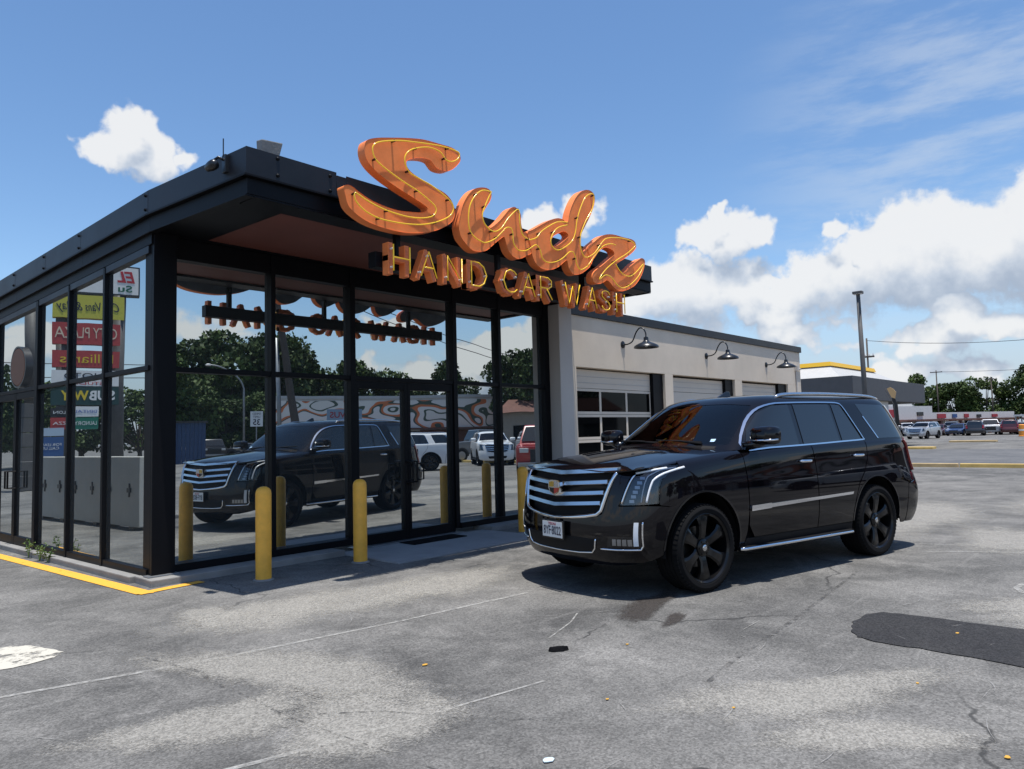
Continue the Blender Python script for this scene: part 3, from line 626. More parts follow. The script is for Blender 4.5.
# ------------------------------------------------------------------ neon sign
S_OUT = [(1.45,4.71),(1.58,4.77),(1.78,4.83),(2.0,4.89),(2.23,4.94),(2.48,4.96),(2.68,4.97),(2.79,4.94),(2.82,4.89),(2.81,4.83),(2.74,4.75),(2.65,4.68),(2.55,4.65),(2.44,4.65),(2.38,4.69),(2.34,4.72),(2.25,4.72),(2.12,4.69),(2.03,4.65),(1.98,4.61),(1.99,4.55),(2.06,4.5),(2.2,4.46),(2.37,4.42),(2.55,4.38),(2.65,4.32),(2.7,4.24),(2.71,4.16),(2.66,4.06),(2.54,3.97),(2.38,3.89),(2.19,3.83),(1.98,3.79),(1.76,3.78),(1.56,3.79),(1.4,3.82),(1.26,3.88),(1.19,3.94),(1.16,4.03),(1.14,4.12),(1.18,4.15),(1.24,4.15),(1.33,4.11),(1.47,4.06),(1.64,4.03),(1.84,4.02),(2.02,4.04),(2.19,4.07),(2.26,4.1),(2.28,4.14),(2.22,4.17),(2.05,4.22),(1.87,4.27),(1.69,4.33),(1.54,4.4),(1.45,4.47),(1.41,4.55),(1.41,4.64)]
U_OUT = [(2.77,4.03),(2.8,4.16),(2.85,4.31),(2.94,4.45),(3.05,4.55),(3.18,4.6),(3.29,4.61),(3.35,4.57),(3.33,4.47),(3.24,4.35),(3.18,4.24),(3.21,4.15),(3.27,4.1),(3.35,4.13),(3.49,4.24),(3.6,4.35),(3.68,4.43),(3.77,4.48),(3.85,4.46),(3.9,4.4),(3.9,4.29),(3.94,4.18),(4.02,4.17),(4.1,3.94),(4.0,3.87),(3.85,3.8),(3.74,3.81),(3.65,3.87),(3.6,3.97),(3.57,4.04),(3.52,4.02),(3.37,3.91),(3.24,3.81),(3.11,3.77),(2.99,3.77),(2.87,3.84),(2.8,3.91)]
D_OUT = [(4.02,4.17),(4.14,4.25),(4.35,4.37),(4.52,4.46),(4.69,4.52),(4.81,4.52),(4.9,4.49),(4.96,4.66),(5.06,4.84),(5.18,4.98),(5.32,5.07),(5.47,5.1),(5.58,5.05),(5.56,4.9),(5.45,4.71),(5.31,4.52),(5.22,4.39),(5.2,4.27),(5.21,4.18),(5.27,4.14),(5.36,4.19),(5.43,3.98),(5.27,3.85),(5.12,3.78),(4.99,3.77),(4.9,3.84),(4.87,3.94),(4.82,3.93),(4.66,3.82),(4.48,3.75),(4.32,3.74),(4.2,3.78),(4.13,3.86),(4.1,3.94)]
D_HOLE = [(4.51,4.15),(4.56,4.23),(4.66,4.29),(4.8,4.35),(4.89,4.34),(4.9,4.29),(4.78,4.2),(4.65,4.12),(4.57,4.1),(4.53,4.11)]
Z_OUT = [(5.36,4.19),(5.57,4.36),(5.77,4.48),(6.02,4.54),(6.32,4.55),(6.54,4.56),(6.65,4.53),(6.66,4.44),(6.53,4.33),(6.3,4.2),(6.12,4.1),(6.1,4.04),(6.2,3.97),(6.33,4.0),(6.51,4.13),(6.7,4.24),(6.82,4.3),(6.91,4.28),(6.9,4.19),(6.8,4.02),(6.63,3.85),(6.44,3.75),(6.22,3.68),(6.05,3.69),(5.93,3.76),(5.83,3.8),(5.73,3.75),(5.61,3.71),(5.49,3.72),(5.46,3.8),(5.52,3.89),(5.74,4.02),(5.95,4.16),(6.05,4.23),(6.0,4.29),(5.82,4.30),(5.66,4.22),(5.49,4.06),(5.43,3.98)]
S_NEON = [(2.76,4.88),(2.73,4.92),(2.52,4.92),(2.3,4.89),(2.08,4.85),(1.88,4.81),(1.68,4.75),(1.54,4.69),(1.48,4.62),(1.5,4.52),(1.58,4.46),(1.73,4.4),(1.91,4.34),(2.09,4.29),(2.26,4.22),(2.35,4.17),(2.37,4.11),(2.31,4.04),(2.17,3.99),(1.98,3.96),(1.76,3.96),(1.57,3.98),(1.4,4.02),(1.29,4.06),(1.25,4.07),(1.24,4.03),(1.27,3.97),(1.38,3.9),(1.55,3.86),(1.76,3.86),(1.98,3.88),(2.19,3.92),(2.41,4.0),(2.57,4.09),(2.64,4.18),(2.62,4.26),(2.5,4.33),(2.31,4.4),(2.16,4.43),(1.99,4.47),(1.93,4.54),(1.92,4.63),(1.97,4.71),(2.08,4.78),(2.25,4.84),(2.38,4.85),(2.47,4.83),(2.54,4.77),(2.63,4.77),(2.72,4.82),(2.76,4.88)]
U_NEON = [[(3.3,4.56),(3.14,4.54),(3.01,4.44),(2.92,4.3),(2.89,4.15),(2.9,4.01),(2.97,3.93),(3.09,3.89),(3.19,3.89),(3.35,3.97),(3.48,4.08),(3.56,4.15),(3.65,4.16),(3.68,4.09),(3.69,3.98),(3.77,3.9),(3.91,3.91),(4.03,3.97)],[(3.3,4.56),(3.24,4.46),(3.16,4.31),(3.13,4.22),(3.16,4.13),(3.25,4.07),(3.35,4.06),(3.47,4.13),(3.6,4.28),(3.77,4.43),(3.82,4.41),(3.82,4.27),(3.87,4.12),(3.98,4.08)]]
D_NEON = [[(4.03,3.97),(4.14,4.03),(4.22,3.97),(4.26,3.87),(4.36,3.83),(4.53,3.86),(4.7,3.94),(4.85,4.05),(4.94,4.07),(4.99,4.01),(5.02,3.91),(5.11,3.84),(5.28,3.92)],[(4.0,4.07),(4.15,4.13),(4.25,4.23),(4.42,4.34),(4.62,4.44),(4.84,4.48)],[(4.83,4.44),(4.62,4.36),(4.5,4.25),(4.45,4.14),(4.49,4.06),(4.61,4.04),(4.78,4.12),(4.93,4.23),(5.01,4.36),(5.06,4.55),(5.14,4.73),(5.26,4.92),(5.38,5.01),(5.49,5.02),(5.45,4.82),(5.28,4.6),(5.16,4.41),(5.12,4.29),(5.13,4.15),(5.2,4.05),(5.29,4.05)]]
Z_NEON = [[(5.29,4.05),(5.47,4.15),(5.65,4.33),(5.78,4.42),(6.03,4.48),(6.33,4.51),(6.51,4.49),(6.55,4.44),(6.32,4.28),(6.05,4.14),(5.79,3.98),(5.63,3.85),(5.56,3.76),(5.71,3.85),(5.87,3.84),(6.03,3.74),(6.19,3.72),(6.42,3.82),(6.65,3.99),(6.79,4.19),(6.56,4.02),(6.38,3.93),(6.21,3.93),(6.08,3.99),(6.0,4.06)],[(5.28,3.92),(5.48,4.12),(5.69,4.29),(5.9,4.36),(6.02,4.36)]]
SG = tag(empty('neon_script_sign', (0, 0, 0)), 'large orange script Sudz neon sign on the canopy edge', 'sign')
KS = .9839     # the sign stands a little further out than the plane its outlines were measured in
def rs(P): return [(CAMPOS[0] + (x - CAMPOS[0]) * KS, CAMPOS[2] + (z - CAMPOS[2]) * KS) for x, z in P]
SF, SB, NY = -2.1, -1.985, -2.15
def stand(parent, pts, every):
    """dark tube supports between face and neon tube"""
    for i in range(every // 2, len(pts), every):
        x, z = pts[i]; mb = MB(); mb.tube([(x, SF + .002, z), (x, NY - .004, z)], [.011, .015], 6); mb.build('tube_support', M_['tube_block'], parent)
def letter(name, outline, holes, neons, dy):
    outline = rs(outline); holes = [rs(h) for h in holes]; neons = [rs(n) for n in neons]
    out = catmull(outline, 3, True); hs = [catmull(h, 3, True) for h in holes]; loops = [out] + hs
    tri = tess(out, hs); flat = [p for l in loops for p in l]
    mb = MB(); mb.add([(x, SF + dy, z) for x, z in flat], [tuple(t) for t in tri])
    face = mb.build(name, M_['orange_face'], SG)
    mb = MB(); s = 0
    rim = SF - .006 + dy
    for l in loops:
        n = len(l)
        mb.add([(x, rim, z) for x, z in l] + [(x, SB + dy, z) for x, z in l], [(i, (i + 1) % n, (i + 1) % n + n, i + n) for i in range(n)])
        # thin rim lip
    mb.build('return', M_['orange'], face, smooth=45, recalc=True)
    mb = MB(); mb.add([(x, SB + dy - .003, z) for x, z in flat], [tuple(reversed(t)) for t in tri]); mb.build('back_panel', M_['grey_metal'], face)
    for nn in neons:
        cl = abs(nn[0][0] - nn[-1][0]) + abs(nn[0][1] - nn[-1][1]) < .01
        pts = catmull(nn[:-1] if cl else nn, 4, cl); pts = pts + [pts[0]] if cl else pts
        mb = MB(); mb.tube([(x, NY, z) for x, z in pts], .008, 7); mb.build('neon_tube', M_['neon'], face, smooth=True)
        stand(face, pts, 15)
letter('letter_s', S_OUT, [], [S_NEON], 0)
letter('letter_u', U_OUT, [], U_NEON, .002)
letter('letter_d', D_OUT, [D_HOLE], D_NEON, .004)
letter('letter_z', Z_OUT, [], Z_NEON, .006)
for x in (1.7, 3.4, 4.6, 5.9): mb = MB(); mb.box(x - .03, x + .03, -1.982, -1.83, 3.95, 4.0); mb.build('mounting_bracket', M_['black_steel'], SG)
# block letters below
HS = tag(empty('neon_block_sign'), 'row of orange block letters HAND CAR WASH with yellow neon under the canopy', 'sign')
(_, Z0), (_, Z1) = rs([(0, 3.335), (0, 3.63)])
STR = {'H': [[(0, 0), (0, 1)], [(1, 0), (1, 1)], [(0, .52), (1, .52)]], 'A': [[(0, 0), (.5, 1), (1, 0)], [(.2, .36), (.8, .36)]], 'N': [[(0, 0), (0, 1), (1, 0), (1, 1)]],
 'D': [[(0, 0), (0, 1), (.5, 1), (.82, .85), (1, .5), (.82, .15), (.5, 0), (0, 0)]], 'C': [[(1, .83), (.8, .96), (.5, 1), (.2, .88), (0, .5), (.2, .12), (.5, 0), (.8, .04), (1, .17)]],
 'R': [[(0, 0), (0, 1), (.65, 1), (.95, .88), (.95, .62), (.65, .5), (0, .5)], [(.5, .5), (1, 0)]], 'W': [[(0, 1), (.25, 0), (.5, .85), (.75, 0), (1, 1)]],
 'S': [[(.95, .82), (.75, .97), (.45, 1), (.12, .9), (.08, .68), (.4, .53), (.75, .43), (.95, .25), (.8, .06), (.5, 0), (.2, .03), (.02, .18)]]}
LET = [('H', 1.78, 2.01), ('A', 2.17, 2.41), ('N', 2.58, 2.81), ('D', 2.97, 3.23), ('C', 3.54, 3.79), ('A', 3.90, 4.15), ('R', 4.27, 4.51), ('W', 4.80, 5.14), ('A', 5.33, 5.55), ('S', 5.67, 5.90), ('H', 6.06, 6.28)]
def bar(mb, a, b, w, y0, y1, ext):
    d = Vector((b[0] - a[0], b[1] - a[1])).normalized(); n = Vector((-d.y, d.x)) * w / 2; a = Vector(a) - d * ext; b = Vector(b) + d * ext
    q = [a - n, b - n, b + n, a + n]; mb.hexa([(p.x, y0, p.y) for p in q], [(p.x, y1, p.y) for p in q])
for ch, xa, xb in LET:
    (xa, _), (xb, _) = rs([(xa, 0), (xb, 0)])
    mb = MB(); k = 0; inset = MB()
    for st in STR[ch]:
        P = [(xa + (xb - xa) * u, Z0 + (Z1 - Z0) * v) for u, v in st]
        for i in range(len(P) - 1):
            bar(mb, P[i], P[i + 1], .060, -2.045 + .0016 * k, -1.945 - .0011 * k, .030); k += 1
            bar(inset, P[i], P[i + 1], .040, -2.0475 + .0009 * (k % 4), -2.044 + .0009 * (k % 4), .022)
    lo = mb.build('letter_' + ch.lower(), M_['orange'], HS, recalc=True)
    inset.build('letter_face', M_['letter_in'] if 'letter_in' in M_ else M_.setdefault('letter_in', mat('letter_inside', (.66, .165, .05), .5, var=.25, vscale=20)), lo)
    for st in STR[ch]:
        P = [(xa + (xb - xa) * u, -2.1, Z0 + (Z1 - Z0) * v) for u, v in st]
        mb = MB(); mb.tube(P, .0085, 6); mb.build('neon_tube', M_['neon'], lo, smooth=True)
    for st in STR[ch][:1]:
        for u, v in (st[0], st[len(st) // 2]):
            mb = MB(); x, zz = xa + (xb - xa) * u, Z0 + (Z1 - Z0) * (v * .7 + .15); mb.tube([(x, -2.048, zz), (x, -2.09, zz)], .012, 6); mb.build('insulator', M_['white_ceramic'], lo)
mb = MB(); mb.box(1.58, 6.22, -1.94, -1.81, 3.36, 3.53); mb.build('raceway', M_['black_steel'], HS, bevel=.004)
for x in (1.95, 3.6, 5.4):
    mb = MB(); mb.box(x - .03, x + .03, -1.87, -1.81, 3.531, 3.838); mb.build('hanger', M_['black_steel'], HS)
# ------------------------------------------------------------------ black SUV, built on two spline nets
def bsw(t): return np.stack([(1 - t) ** 3, 3 * t ** 3 - 6 * t ** 2 + 4, -3 * t ** 3 + 3 * t ** 2 + 3 * t + 1, t ** 3], -1) / 6
class Net:
    def __init__(s, ctrl, mirror=(True, True)):
        P = np.array(ctrl, float); a = P[:, 1:2].copy(); b = P[:, -2:-1].copy()
        a = a * [1, -1, 1] if mirror[0] else 2 * P[:, :1] - a
        b = b * [1, -1, 1] if mirror[1] else 2 * P[:, -1:] - b
        P = np.concatenate([a, P, b], 1); s.R, s.C = len(ctrl), len(ctrl[0])
        s.P = np.concatenate([2 * P[:1] - P[1:2], P, 2 * P[-1:] - P[-2:-1]], 0); s.grid = None
    def ev(s, u, v):
        u = np.clip(np.asarray(u, float), 0, s.C - 1 - 1e-9); v = np.clip(np.asarray(v, float), 0, s.R - 1 - 1e-9)
        i = np.floor(u).astype(int); j = np.floor(v).astype(int); wu = bsw(u - i); wv = bsw(v - j); o = 0
        for a in range(4):
            for b in range(4): o = o + (wv[..., a] * wu[..., b])[..., None] * s.P[j + a, i + b]
        return o
    def nrm(s, u, v):
        h = 1e-3; du = s.ev(u + h, v) - s.ev(u - h, v); dv = s.ev(u, v + h) - s.ev(u, v - h)
        n = np.cross(du, dv); l = np.linalg.norm(n, axis=-1, keepdims=True); return n / np.maximum(l, 1e-12)
    def inv(s, pts, ax, ur=None):
        """(u, v) of the surface points whose coordinates ax equal pts; ur limits the search in u"""
        pts = np.asarray(pts, float); ur = ur or (0, s.C - 1)
        U, V = np.meshgrid(np.linspace(ur[0], ur[1], 260), np.linspace(0, s.R - 1, 160)); G = s.ev(U, V)[..., list(ax)].reshape(-1, 2); U = U.ravel(); V = V.ravel()
        k = np.array([np.argmin(((G - q) ** 2).sum(1)) for q in pts]); u, v = U[k].copy(), V[k].copy()
        for _ in range(12):
            f = s.ev(u, v)[..., list(ax)] - pts; h = 1e-3
            a = (s.ev(u + h, v) - s.ev(u - h, v))[..., list(ax)] / (2 * h); b = (s.ev(u, v + h) - s.ev(u, v - h))[..., list(ax)] / (2 * h)
            det = a[:, 0] * b[:, 1] - a[:, 1] * b[:, 0]; det = np.where(abs(det) < 1e-9, 1e-9, det)
            du = (f[:, 0] * b[:, 1] - f[:, 1] * b[:, 0]) / det; dv = (a[:, 0] * f[:, 1] - a[:, 1] * f[:, 0]) / det
            st = np.maximum(1, np.maximum(abs(du), abs(dv)) / .2); u = np.clip(u - du / st, *ur); v = np.clip(v - dv / st, 0, s.R - 1)
        return list(zip(u, v))
def dens(pts, step=.03, closed=True):
    out = []; n = len(pts)
    for i in range(n if closed else n - 1):
        a, b = np.array(pts[i], float), np.array(pts[(i + 1) % n], float); k = max(1, int(np.ceil(np.linalg.norm(b - a) / step)))
        out += [tuple(a + (b - a) * t / k) for t in range(k)]
    if not closed: out.append(tuple(pts[-1]))
    return out
def offset_poly(pts, d):
    P = [np.array(p, float) for p in pts]; n = len(P); ar = sum(P[i][0] * P[(i + 1) % n][1] - P[(i + 1) % n][0] * P[i][1] for i in range(n)); sg = 1 if ar > 0 else -1; out = []
    for i in range(n):
        e1 = P[i] - P[i - 1]; e2 = P[(i + 1) % n] - P[i]; e1 /= max(1e-9, np.linalg.norm(e1)); e2 /= max(1e-9, np.linalg.norm(e2))
        n1 = np.array([e1[1], -e1[0]]) * sg; n2 = np.array([e2[1], -e2[0]]) * sg; b = n1 + n2; b /= max(.35, np.linalg.norm(b)); c = max(.5, b @ n1); out.append(tuple(P[i] + b * d / c))
    return out
def panel(name, net, outline, mt, parent, holes=(), off=0.0, rim=.012, du=.25, dv=.25, side=1, both=False):
    """patch of a net: outline and holes in (u, v); side -1 mirrors it, both joins the two halves"""
    bm = bmesh.new(); es = []
    for lp in [outline] + list(holes):
        vs = [bm.verts.new((a, b, 0)) for a, b in lp]
        es += [bm.edges.new((vs[i], vs[(i + 1) % len(vs)])) for i in range(len(vs))]
    bmesh.ops.triangle_fill(bm, use_beauty=True, use_dissolve=False, edges=es, normal=(0, 0, 1))
    us = [p[0] for p in outline]; vs_ = [p[1] for p in outline]
    for lo, hi, st, ax in ((min(us), max(us), du, 0), (min(vs_), max(vs_), dv, 1)):
        for k in range(int(math.floor(lo / st)) + 1, int(math.ceil(hi / st))):
            co = [0, 0, 0]; no = [0, 0, 0]; co[ax] = k * st; no[ax] = 1
            bmesh.ops.bisect_plane(bm, geom=bm.verts[:] + bm.edges[:] + bm.faces[:], dist=1e-6, plane_co=co, plane_no=no)
    for f in bm.faces:
        f.normal_update()
        if f.normal.z < 0: f.normal_flip()
    bm.verts.index_update(); uv = np.array([(v.co.x, v.co.y) for v in bm.verts]); F = [[v.index for v in f.verts] for f in bm.faces]
    B = [(e.verts[0].index, e.verts[1].index) for e in bm.edges if len(e.link_faces) == 1]; bm.free()
    P = net.ev(uv[:, 0], uv[:, 1]); Nn = net.nrm(uv[:, 0], uv[:, 1]); Nn = Nn * net.out; P = P + Nn * off
    return mesh_from(name, P, Nn, F, B, mt, parent, rim, side, both, net.out)
def mesh_from(name, P, Nn, F, B, mt, parent, rim, side, both, flip=1):
    V = []; N_ = []; FF = []
    def emit(sy):
        o = len(V); S = np.array([1, sy, 1.0]); V.extend(P * S); N_.extend(Nn * S); rev = (sy * flip) < 0
        FF.extend([[i + o for i in (f[::-1] if rev else f)] for f in F])
        if rim:
            q = len(V); ids = {}
            for a, b in B:
                for i in (a, b):
                    if i not in ids: ids[i] = q + 2 * len(ids); V.append(P[i] * S); V.append((P[i] - Nn[i] * rim) * S); N_.append(None); N_.append(None)
            for a, b in B: FF.append([ids[a], ids[b], ids[b] + 1, ids[a] + 1])
    for sy in ((1, -1) if both else (side,)): emit(sy)
    me = bpy.data.meshes.new(name); me.from_pydata([tuple(map(float, p)) for p in V], [], FF); me.shade_smooth(); me.update()
    vn = [None] * len(V)
    for i, n in enumerate(N_):
        vn[i] = (0, 0, 0) if n is None else tuple(map(float, n))     # zero keeps the computed normal
    me.normals_split_custom_set_from_vertices(vn)
    return link(name, me, mt, parent)
# nets -----------------------------------------------------------------
def zb(x): return float(np.interp(x, [-4.2, -2.8, -1.5, -.7, 0, .5, 1], [1.335, 1.325, 1.30, 1.272, 1.215, 1.17, 1.155]))
def lower_net():
    rows = [(.25, .84, .92, -4.00), (.34, .945, .975, -4.12), (.48, .985, 1.0, -4.18), (.62, .985, 1.012, -4.20), (.72, .975, 1.018, -4.20), (.84, .955, 1.018, -4.14), (.98, .935, 1.012, -4.06), (1.09, .905, 1.0, -4.03), ('c', -.055, .885, .985, -4.01), ('c', .0, .86, .962, -3.99), ('c', .03, .80, .905, -3.93)]
    net = []
    for r in rows:
        if r[0] == 'c': dz, xf, w, xr = r[1:]
        else: z, xf, w, xr = r; dz = None
        pl = [(xf, 0), (xf - .012, .22), (xf - .04, .44), (xf - .09, .62), (xf - .17, .775 * w / 1.0), (xf - .265, .893 * w), (xf - .39, .955 * w), (xf - .56, .982 * w)]
        pl += [(x, w) for x in (.18, -.2, -.6, -1.05, -1.55, -2.05, -2.55, -3.0, -3.4)]
        pl += [(xr + .46, .992 * w), (xr + .30, .972 * w), (xr + .16, .925 * w), (xr + .06, .82 * w), (xr + .015, .58), (xr, .3), (xr, 0)]
        net.append([(x, y, z if dz is None else zb(x) + dz) for x, y in pl])
    n = Net(net); n.out = 1; return n
def upper_net():
    rows = [(1.27, -.37, .955, -4.0), (1.36, -.49, .925, -3.985), (1.48, -.655, .88, -3.955), (1.60, -.82, .835, -3.92), (1.70, -.965, .797, -3.885), (1.775, -1.085, .765, -3.86), (1.83, -1.19, .715, -3.83), (1.868, -1.34, .62, -3.75), (1.888, -1.6, .45, -3.6), (1.896, -1.9, .2, -3.3), (1.897, -2.1, .02, -3.1)]
    fr = [(0, 0), (.02, .33), (.065, .62), (.125, .82), (.19, .915), (.275, .968), (.42, .993)]
    re = [(.40, .995), (.22, .975), (.10, .92), (.03, .80), (.005, .5), (0, .25), (0, 0)]
    net = []
    for z, xf, w, xr in rows:
        k = min(1, w / .7); pl = [(xf - a * k, w * f) for a, f in fr]; xa, xb = pl[-1][0], xr + .40 * k
        pl += [(xa + (xb - xa) * t / 7, w) for t in range(1, 7)]; pl += [(xr + a * k, w * f) for a, f in re]
        net.append([(x, y, z - .02 * 0) for x, y in pl])
    n = Net(net); n.out = 1; return n
def hood_net():
    xs = [1.0, .93, .80, .6, .35, .05, -.25, -.5, -.68]; net = []
    ys = [0, .2, .38, .5, .62, .74, .84, .895, .925]
    for i, x in enumerate(xs):
        row = []
        for y in ys:
            cut = .10 * (y / .74) ** 2.2            # plan curve of the front edge
            xx = x - cut * max(0, min(1, (x + .3) / 1.1)) - .095
            zc = float(np.interp(x, [-.7, -.3, .05, .35, .6, .8, .93, 1.0], [1.352, 1.328, 1.300, 1.268, 1.235, 1.20, 1.168, 1.12])); ze = zb(xx) + .012
            t = max(0, (y - .38) / .545); bulge = .012 * (1 - min(1, y / .5) ** 4)
            z = zc + bulge - .02 * (y / .9) ** 2 - (zc - .02 - ze) * (t ** 2.6) * .9
            row.append((xx, y, z if y < .92 else z - .03))
        net.append(row)
    n = Net(net, (True, False)); n.out = 1; return n
LN_, UN_, HN_ = lower_net(), upper_net(), hood_net()
def fixout(n, u, v, ref):
    p = n.nrm(np.array([u]), np.array([v]))[0]; n.out = 1 if np.dot(p, ref) > 0 else -1
fixout(LN_, 12, 4, (0, 1, 0)); fixout(UN_, 10, 3, (0, 1, 0)); fixout(HN_, 2, 4, (0, 0, 1))
LS = lambda pts, st=.03: LN_.inv(dens(pts, st), (0, 2), (4.5, 20.5))     # side outline given in (x, z)
LF = lambda pts, st=.03: LN_.inv(dens(pts, st), (1, 2), (0, 6.5))        # front outline in (y, z)
US = lambda pts, st=.03: UN_.inv(dens(pts, st), (0, 2), (3.2, 16.3))
UF = lambda pts, st=.03: UN_.inv(dens(pts, st), (1, 2), (0, 4.6))
URr = lambda pts, st=.03: UN_.inv(dens(pts, st), (1, 2), (14.6, 19))
LRr = lambda pts, st=.03: LN_.inv(dens(pts, st), (1, 2), (18.4, 23))
def arc(cx, cz, r, a0, a1, n=22, sq=1.0): return [(cx + r * math.cos(R(a0 + (a1 - a0) * i / n)), cz + r * sq * math.sin(R(a0 + (a1 - a0) * i / n))) for i in range(n + 1)]
# materials
PAINT = mat('black_paint', (.004, .0034, .0046), .5, metal=.0, spec=.0, coat=.8)
CHROME = mat('chrome', (.78, .79, .81), .08, metal=1)
SATIN = mat('satin_chrome', (.62, .63, .65), .2, metal=1)
GLOSS = mat('gloss_black', (.006, .006, .007), .12, spec=.6)
MATTE = mat('matte_black', (.007, .007, .008), .65, spec=.2)
TYRE = mat('tyre', (.007, .007, .0075), .8, spec=.12, var=.2, vscale=5, bump=.15, bscale=120)
RIM = mat('rim_black', (.004, .004, .0045), .3, coat=.35, spec=.2)
TINT = mat('tinted_glass', (.010, .012, .013), .02, spec=.9)
WSG = clear_glass('windshield_glass', (.14, .17, .18), 1.5, .01)
LENS = clear_glass('lens_glass', (.9, .92, .95), 1.45, .04)
LEDW = mat('led_strip', (.74, .76, .78), .25)
SILV = mat('reflector_silver', (.30, .31, .33), .32, metal=1)
REDL = mat('tail_red', (.25, .008, .01), .12, coat=.5)
SUV = tag(empty('parked_suv', (3.304, -3.943, 0), R(166.979)), 'glossy black full-size SUV with chrome grille and black wheels parked before the pavilion', 'car')
for side in (1, -1):
    # front fender: outline runs along the headlamp and up over the crest
    A = arc(0, .43, .51, 193, 52, 18)
    outer = LS([(.548, .862), (.535, 1.0), (.50, 1.075), (.38, 1.135), (.27, 1.172)], .03)[:0] + LN_.inv(dens([(.548, .850), (.525, 1.0), (.485, 1.075), (.37, 1.140), (.262, 1.176)], .03, False), (0, 2), (4.5, 20.5))
    lowf = LN_.inv(dens([(-.612, 1.255), (-.628, 1.0), (-.628, .72), (-.606, .52), (-.56, .37)] + A + [(.44, .825), (.53, .838)], .03, False), (0, 2), (4.5, 20.5))
    ue = lowf[0][0]; ut = outer[-1][0]
    panel('front_fender', LN_, lowf + outer + [(ut - .1 + (ue - ut + .1) * t / 12, 9.9) for t in range(13)], PAINT, SUV, side=side)
    d1 = [(-.620, 1.262), (-1.15, 1.285), (-1.775, 1.30), (-1.785, 1.0), (-1.785, .6), (-1.77, .44), (-.72, .44), (-.635, .56), (-.642, .75), (-.642, 1.0)]
    dr1 = panel('front_door', LN_, LS(d1), PAINT, SUV, side=side)
    d2 = [(-1.788, 1.302), (-2.4, 1.316), (-2.83, 1.322), (-2.80, 1.12), (-2.70, .98), (-2.58, .86), (-2.50, .70), (-2.455, .56), (-2.44, .44), (-1.782, .44), (-1.798, .6), (-1.798, 1.0)]
    dr2 = panel('rear_door', LN_, LS(d2), PAINT, SUV, side=side)
    RA = arc(-2.95, .43, .50, 187, -2, 24)
    qp = [(-2.843, 1.322), (-2.813, 1.115), (-2.712, .97), (-2.592, .85), (-2.512, .70), (-2.47, .56)]
    ra = arc(-2.95, .43, .50, 18, 180, 20)
    quarter = qp + [(-2.462, .5)] + ra + [(-3.455, .40), (-3.52, .33), (-3.60, .33), (-3.66, .80), (-3.98, .86), (-3.93, 1.1), (-3.90, 1.325), (-3.3, 1.325)]
    panel('quarter_panel', LN_, LS(quarter), PAINT, SUV, side=side)
    rocker = [(-.60, .432), (-2.445, .432), (-2.46, .30), (-.55, .30)]
    panel('rocker_panel', LN_, LS(rocker), MATTE, SUV, side=side, off=-.004)
    # arch lips
    for cx, a0, a1 in ((0, 193, 0), (-2.95, 182, 2)):
        rr_ = .512 if cx == 0 else .503
        po = arc(cx, .43, rr_, a0, a1, 26); pi_ = arc(cx, .43, rr_ - .018, a1, a0, 26)
        panel('arch_lip', LN_, LS(po + pi_, .05), GLOSS, SUV, side=side, off=.004, rim=.03)
    # door handles
    for dr, hx, hz in ((dr1, -1.60, 1.148), (dr2, -2.61, 1.172)):
        (u, v), = LN_.inv([(hx, hz)], (0, 2), (4.5, 20.5)); p = LN_.ev(np.array([u]), np.array([v]))[0]
        mb = MB(); n = 9
        pts = [(hx + .105 - .21 * i / n, p[1] + .012 + .022 * math.sin(math.pi * i / n) ** .5, hz - .004 * i / n) for i in range(n + 1)]
        mb.tube([(a, b * side, c) for a, b, c in pts], [.008] + [.0165] * (n - 1) + [.008], 8); mb.build('handle', CHROME, dr, smooth=True)
    # lower chrome moulding, thicker name plate at its front
    mold = [(-.645, .706), (-2.41, .746), (-2.43, .773), (-.65, .746)]
    mo = panel('side_moulding', LN_, LS(mold), CHROME, SUV, side=side, off=.018, rim=.02)
    panel('name_plate', LN_, LS([(-.64, .700), (-.95, .708), (-.95, .758), (-.645, .752)]), CHROME, mo, side=side, off=.023, rim=.008)
    # running board with chrome strip
    mb = MB(); mb.box(-2.40, -.50, .86 * side, 1.035 * side, .315, .36) if side > 0 else mb.box(-2.40, -.50, -1.035, -.86, .315, .36); rb = mb.build('running_board', MATTE, SUV, bevel=.012)
    mb = MB(); mb.tube([(-.46, 1.02 * side, .35), (-.52, 1.04 * side, .347), (-1.4, 1.042 * side, .343), (-2.34, 1.04 * side, .34), (-2.42, 1.015 * side, .345)], .0165, 8); mb.build('chrome_strip', CHROME, rb, smooth=True)
    # side windows
    w1 = [(-.735, 1.308), (-.90, 1.50), (-1.155, 1.672), (-1.39, 1.742), (-1.68, 1.758), (-1.615, 1.322), (-1.1, 1.312)]
    w2 = [(-1.765, 1.759), (-2.20, 1.763), (-2.44, 1.762), (-2.385, 1.34), (-1.70, 1.325)]
    w3 = [(-2.495, 1.761), (-2.665, 1.757), (-2.835, 1.352), (-2.44, 1.342)]
    sur = [(-.70, 1.300), (-.88, 1.508), (-1.14, 1.688), (-1.385, 1.760), (-1.70, 1.776), (-2.2, 1.781), (-2.5, 1.780), (-2.64, 1.772), (-2.70, 1.735), (-2.79, 1.54), (-2.865, 1.36), (-2.84, 1.342), (-2.4, 1.33), (-1.9, 1.317), (-1.1, 1.302)]
    hole_side = US(sur)
    for dr, w in ((dr1, w1), (dr2, w2), (dr2, w3)): panel('window_glass', UN_, US(w), TINT, dr, side=side, off=-.006, rim=0)
    # black pillar trim behind the panes, chrome surround
    panel('pillar_trim', UN_, US(sur), GLOSS, SUV, side=side, off=-.012, rim=0)
    surr = catmull(sur, 3, True)
